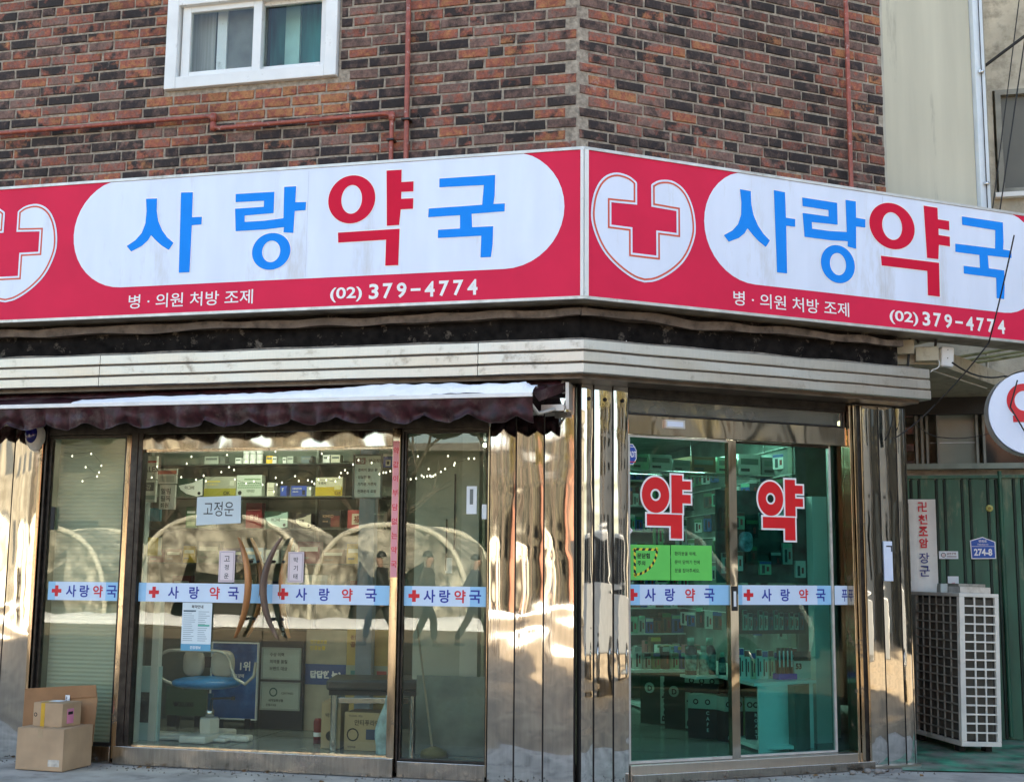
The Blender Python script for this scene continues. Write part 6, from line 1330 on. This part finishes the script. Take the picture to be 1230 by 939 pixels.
# opposite houses
CL = mat('cladding_cream', (.40, .36, .29), .8, var=.08); CL2 = mat('render_pale', (.14, .13, .105), .85, var=.3, scale=1.5, dirt=(.07, .06, .04), dscale=1, damt=.5); CL3 = mat('old_wall_brown', (.045, .042, .030), .9, var=.5, scale=1.2, dirt=(.16, .13, .07), dscale=1.5, damt=.35); WD = mat('dark_glazing', (.03, .035, .04), .1)
def house(x0, x1, y0, y1, h, m, label, boards=False, nx=4, nzz=2, face='N', sgn=1):
    e = empty('street_house', ((x0 + x1) / 2, (y0 + y1) / 2, -.05), label=label, cat='house')
    Bx('wall', x0, x1, y0, y1, -.05, h, m, e); Bx('roof', x0 - .3, x1 + .3, y0 - .3, y1 + .3, h + .001, h + .25, mat('roof_grey', (.16, .15, .14), .8), e)
    if face == 'N':
        for i in range(nx):
            for k in range(nzz):
                xc = x0 + (x1 - x0) * (i + .5) / nx; zc = 1.6 + 2.9 * k
                Bx('window', xc - .7, xc + .7, y1 - .05, y1 + .03, zc, zc + 1.3, WD, e); 
    else:
        for i in range(nx):
            for k in range(nzz): yc = y0 + (y1 - y0) * (i + .5) / nx; zc = 1.6 + 2.9 * k; Bx('window', x0 - .03, x0 + .05, yc - .6, yc + .6, zc, zc + 1.3, WD, e)
    if boards:
        z = .2
        while z < h - .1:
            if face == 'N': Bx('board', x0, x1, y1 + .001, y1 + .03, z, z + .25, m, e)
            else: Bx('board', x0 - .03, x0 - .001, y0, y1, z, z + .25, m, e)
            z += .29
house(-34, -20.5, -38, -29, 7.0, CL2, 'pale rendered house across the street behind the stalls'); house(-20, -3.5, -40, -30.5, 5.2, CL3, 'brown boarded house across the street', True, 5, 1); house(-3, 10, -39, -29.5, 8.4, mat('brick_red_far', (.26, .12, .08), .9, var=.2), 'red brick house across the street'); house(11, 30, -36, -27, 7, CL2, 'second pale house across the street, beyond the red brick one')
house(24, 34, -16, -5.5, 6.8, CL, 'cream boarded house closing the side street', True, 3, 2, 'W'); house(20, 30, -3.5, 9, 9.5, CL3, 'tall dark house further along the side street', False, 3, 3, 'W')
# bare trees and an evergreen
def tree(x, y, h, label, leafy=False, seed=1):
    rnd = random.Random(seed); e = empty('bare_tree' if not leafy else 'leafy_tree', (x, y, -.05), label=label, cat='tree', group='trees across the street'); bark = mat('tree_bark', (.10, .075, .055), .9, var=.3)
    tr = MB(); tw = MB(); tips = []
    def br(p, d, l, r, k):
        q = p + d * l; mid = p.lerp(q, .5) + Vector((rnd.uniform(-1, 1), rnd.uniform(-1, 1), 0)) * l * .06
        (tr if k < 2 else tw).tube([p, mid, q], [r, r * .85, r * .66], bark, 6 if k < 3 else 4, cap=False)
        if k >= 4: tips.append(q); return
        for _ in range(3 if k < 3 else 3):
            nd = (d + Vector((rnd.uniform(-.8, .8), rnd.uniform(-.8, .8), rnd.uniform(-.15, .6)))).normalized(); br(q if rnd.random() < .7 else mid, nd, l * rnd.uniform(.62, .82), r * .6, k + 1)
    br(Vector((x, y, -.05)), Vector((rnd.uniform(-.05, .05), 0, 1)).normalized(), h * .33, h * .022, 0)
    tr.build('trunk', e); o = tw.build('twigs', e); o['kind'] = 'stuff'
    if leafy:
        vs = []; fs = []
        for p in tips:
            for _ in range(26):
                c = p + Vector((rnd.gauss(0, .35), rnd.gauss(0, .35), rnd.gauss(0, .3))); a = Vector((rnd.uniform(-1, 1), rnd.uniform(-1, 1), rnd.uniform(-1, 1))).normalized() * .10; b2 = a.orthogonal().normalized() * .06; i = len(vs)
                vs += [c - a, c + b2, c + a, c - b2]; fs.append((i, i + 1, i + 2, i + 3))
        o = MB().add(vs, fs, mat('leaf_olive', (.16, .13, .03), .6, var=.4)).build('crown', e); o['kind'] = 'stuff'
tree(-16.5, -25.5, 7.5, 'bare tree between the first and the third stall', seed=2); tree(-6.0, -25.8, 8.5, 'broad bare tree beside the smaller stall', seed=5); tree(-11.2, -26.4, 9, 'tallest bare tree behind the two stalls', seed=9); tree(-1.5, -24, 7, 'yellow olive leaved tree across the street', True, 12); tree(13.5, -6.5, 7, 'yellow olive leaved tree in the side street', True, 21)
# people walking past
SKIN = mat('skin', (.46, .28, .20), .6); 
def skin(verts, edges, m, name, parent, root=0, sub=1):
    me = bpy.data.meshes.new(name); T = WM[parent].inverted(); me.from_pydata([tuple(T @ Vector(v[:3])) for v in verts], edges, []); me.materials.append(m)
    o = bpy.data.objects.new(name, me); COL.objects.link(o); o.parent = parent
    s = o.modifiers.new('skin', 'SKIN'); sv_ = me.skin_vertices[0].data
    for i, v in enumerate(verts): sv_[i].radius = (v[3], v[3]); sv_[i].use_root = (i == root)
    s.use_smooth_shade = True; m2 = o.modifiers.new('sub', 'SUBSURF'); m2.levels = sub; m2.render_levels = sub; return o
def person(px, py, dirx, coat, trous, label, h=1.7, hairc=(.02, .016, .014), ph=1):
    e = empty('person', (px, py, -.05), label=label, cat='person', group='people walking past across the street'); k = h / 1.7; G = -.05
    def q(f, s_, z): return (px + f * dirx * k, py + s_ * k, G + z * k)
    st = .30 * ph
    hip = .92
    V = [q(0, 0, hip) + (.115,), q(.0, 0, 1.12) + (.12,), q(.01, 0, 1.33) + (.135,), q(.02, 0, 1.44) + (.06,), q(.03, 0, 1.50) + (.055,), q(.045, 0, 1.60) + (.085,), q(.04, 0, 1.66) + (.075,)]
    E_ = [(i, i + 1) for i in range(6)]
    V.append(q(.125, 0, 1.575) + (.018,)); E_.append((5, 7))
    for sd, sgn in ((.09, 1), (-.09, -1)):
        b0 = len(V); fo = st * sgn
        V += [q(.0, sd, .88) + (.09,), q(fo * .55 + .05, sd, .50) + (.058,), q(fo - .03, sd, .10) + (.042,), q(fo + .10, sd, .035) + (.035,)]; E_ += [(0, b0), (b0, b0 + 1), (b0 + 1, b0 + 2), (b0 + 2, b0 + 3)]
    for sd, sgn in ((.20, -1), (-.20, 1)):
        b0 = len(V); fo = .20 * sgn * ph
        V += [q(.01, sd * .8, 1.40) + (.05,), q(fo * .4 - .02, sd * 1.15, 1.13) + (.040,), q(fo + .06, sd * 1.1, .90) + (.028,), q(fo + .09, sd * 1.1, .83) + (.034,)]; E_ += [(2, b0), (b0, b0 + 1), (b0 + 1, b0 + 2), (b0 + 2, b0 + 3)]
        for j, (a, l) in enumerate(((-.03, .075), (-.01, .085), (.01, .080), (.03, .065))):
            i = len(V); V += [q(fo + .10 + a, sd * 1.1, .79) + (.009,), q(fo + .115 + a, sd * 1.1 - .01 * sgn, .79 - l) + (.007,)]; E_ += [(b0 + 3, i), (i, i + 1)]
        i = len(V); V += [q(fo + .14, sd * 1.05, .81) + (.010,), q(fo + .16, sd * 1.05, .76) + (.008,)]; E_ += [(b0 + 3, i), (i, i + 1)]
    skin(V, E_, SKIN, 'body', e, 0, 1)
    C_ = [q(0, 0, .86) + (.15,), q(0, 0, 1.12) + (.145,), q(.01, 0, 1.34) + (.165,), q(.02, 0, 1.45) + (.08,)]; EC = [(0, 1), (1, 2), (2, 3)]
    T_ = [q(0, 0, .90) + (.13,)]; ET = []
    for sd, sgn in ((.20, -1), (-.20, 1)):
        b0 = len(C_); fo = .20 * sgn * ph; C_ += [q(.01, sd * .85, 1.39) + (.068,), q(fo * .4 - .02, sd * 1.15, 1.13) + (.056,), q(fo + .05, sd * 1.1, .915) + (.045,)]; EC += [(2, b0), (b0, b0 + 1), (b0 + 1, b0 + 2)]
    for sd, sgn in ((.09, 1), (-.09, -1)):
        b0 = len(T_); fo = st * sgn; T_ += [q(.0, sd, .84) + (.10,), q(fo * .55 + .05, sd, .50) + (.075,), q(fo - .03, sd, .12) + (.062,)]; ET += [(0, b0), (b0, b0 + 1), (b0 + 1, b0 + 2)]
        S_ = [q(fo - .07, sd, .045) + (.045,), q(fo + .04, sd, .04) + (.048,), q(fo + .16, sd, .03) + (.036,)]; skin(S_, [(0, 1), (1, 2)], mat('shoe_dark', (.02, .018, .016), .4), 'shoe', e)
    skin(C_, EC, coat, 'coat', e); skin(T_, ET, trous, 'trousers', e)
    hb = MB(); c = Vector(q(.02, 0, 1.645)); vs = []; fs = []
    for i in range(9):
        a = math.pi * .52 * i / 8
        for j in range(16): t = 2 * math.pi * j / 16; vs.append((c.x + (.098 * math.sin(a) * math.cos(t) - .012) * dirx * k, c.y + .090 * k * math.sin(a) * math.sin(t), c.z + .105 * k * math.cos(a) - .0 * math.cos(t)))
    for i in range(8):
        for j in range(16): j2 = (j + 1) % 16; fs.append((i * 16 + j, i * 16 + j2, (i + 1) * 16 + j2, (i + 1) * 16 + j))
    hb.add(vs, fs, mat('hair_black', hairc, .5), True).build('hair', e)
BK = mat('coat_black', (.03, .027, .025), .8, var=.4); BR = mat('coat_brown', (.07, .045, .03), .8, var=.4); NV = mat('coat_navy', (.02, .025, .045), .8); GY = mat('trousers_dark', (.03, .03, .034), .85)
person(-6.5, -14.6, -1, BK, GY, 'walking person in a long black coat, first of the three', 1.72); person(-5.55, -14.4, 1, BR, GY, 'walking person in a brown coat with arms swinging, in the middle', 1.74, ph=.7); person(-4.7, -14.7, 1, NV, GY, 'walking person in a navy coat behind the one in brown', 1.68, ph=1.2)
# parked van seen in the side pillars
e = empty('parked_van', (7.6, -3.4, -.05), label='white parked van in the side street', cat='van'); VW = mat('van_paint', (.62, .61, .58), .25, var=.04)
prof = [(-2.3, .35), (2.35, .35), (2.4, .75), (2.25, 1.05), (1.55, 1.18), (1.0, 1.85), (.8, 1.95), (-2.15, 1.95), (-2.3, 1.7)]
VT = Matrix.Translation((7.6, -3.4, -.05)) @ Matrix.Rotation(R(64), 4, 'Z')
MB().poly(prof, -.85, VW, 1.7, VT).build('body', e, bev=.05)
for y in (-.856, .851):
    for a, b2 in (((-2.1, -.95), 0), ((-.85, .10), 0)): MB().box(a[0], a[1], y, y + .005, 1.25, 1.75, WD, VT).build('side_window', e)
    MB().poly([(.2, 1.22), (1.38, 1.22), (.92, 1.76), (.2, 1.76)], y, WD, .005, VT).build('side_window', e)
MB().add([(1.56, -.75, 1.2), (1.56, .75, 1.2), (1.04, .70, 1.82), (1.04, -.70, 1.82)], [(0, 1, 2, 3)], WD, False, VT @ Matrix.Translation((.012, 0, .008))).build('windscreen', e)
for x in (-1.4, 1.45):
    for y in (-.86, .70):
        w_ = MB().lathe([(0, 0), (.30, 0), (.33, .03), (.33, .13), (.30, .16), (0, .16)], mat('tyre_black', (.02, .02, .02), .8), 24, M=VT @ Matrix.Translation((x, y + .16, .33)) @ Matrix.Rotation(R(90), 4, 'X')).build('wheel', e)
        MB().lathe([(0, .165), (.18, .165), (.19, .150)], M_CHROME, 16, M=VT @ Matrix.Translation((x, y + (.16 if y < 0 else .17), .33)) @ Matrix.Rotation(R(90 if y < 0 else -90), 4, 'X')).build('rim', w_)
for y in (-.7, .5): MB().box(2.36, 2.40, y, y + .2, .72, .88, M_PAPER, VT).build('headlight', e)
MB().box(2.38, 2.46, -.84, .84, .38, .55, M_SEAM, VT).build('bumper', e, bev=.02)
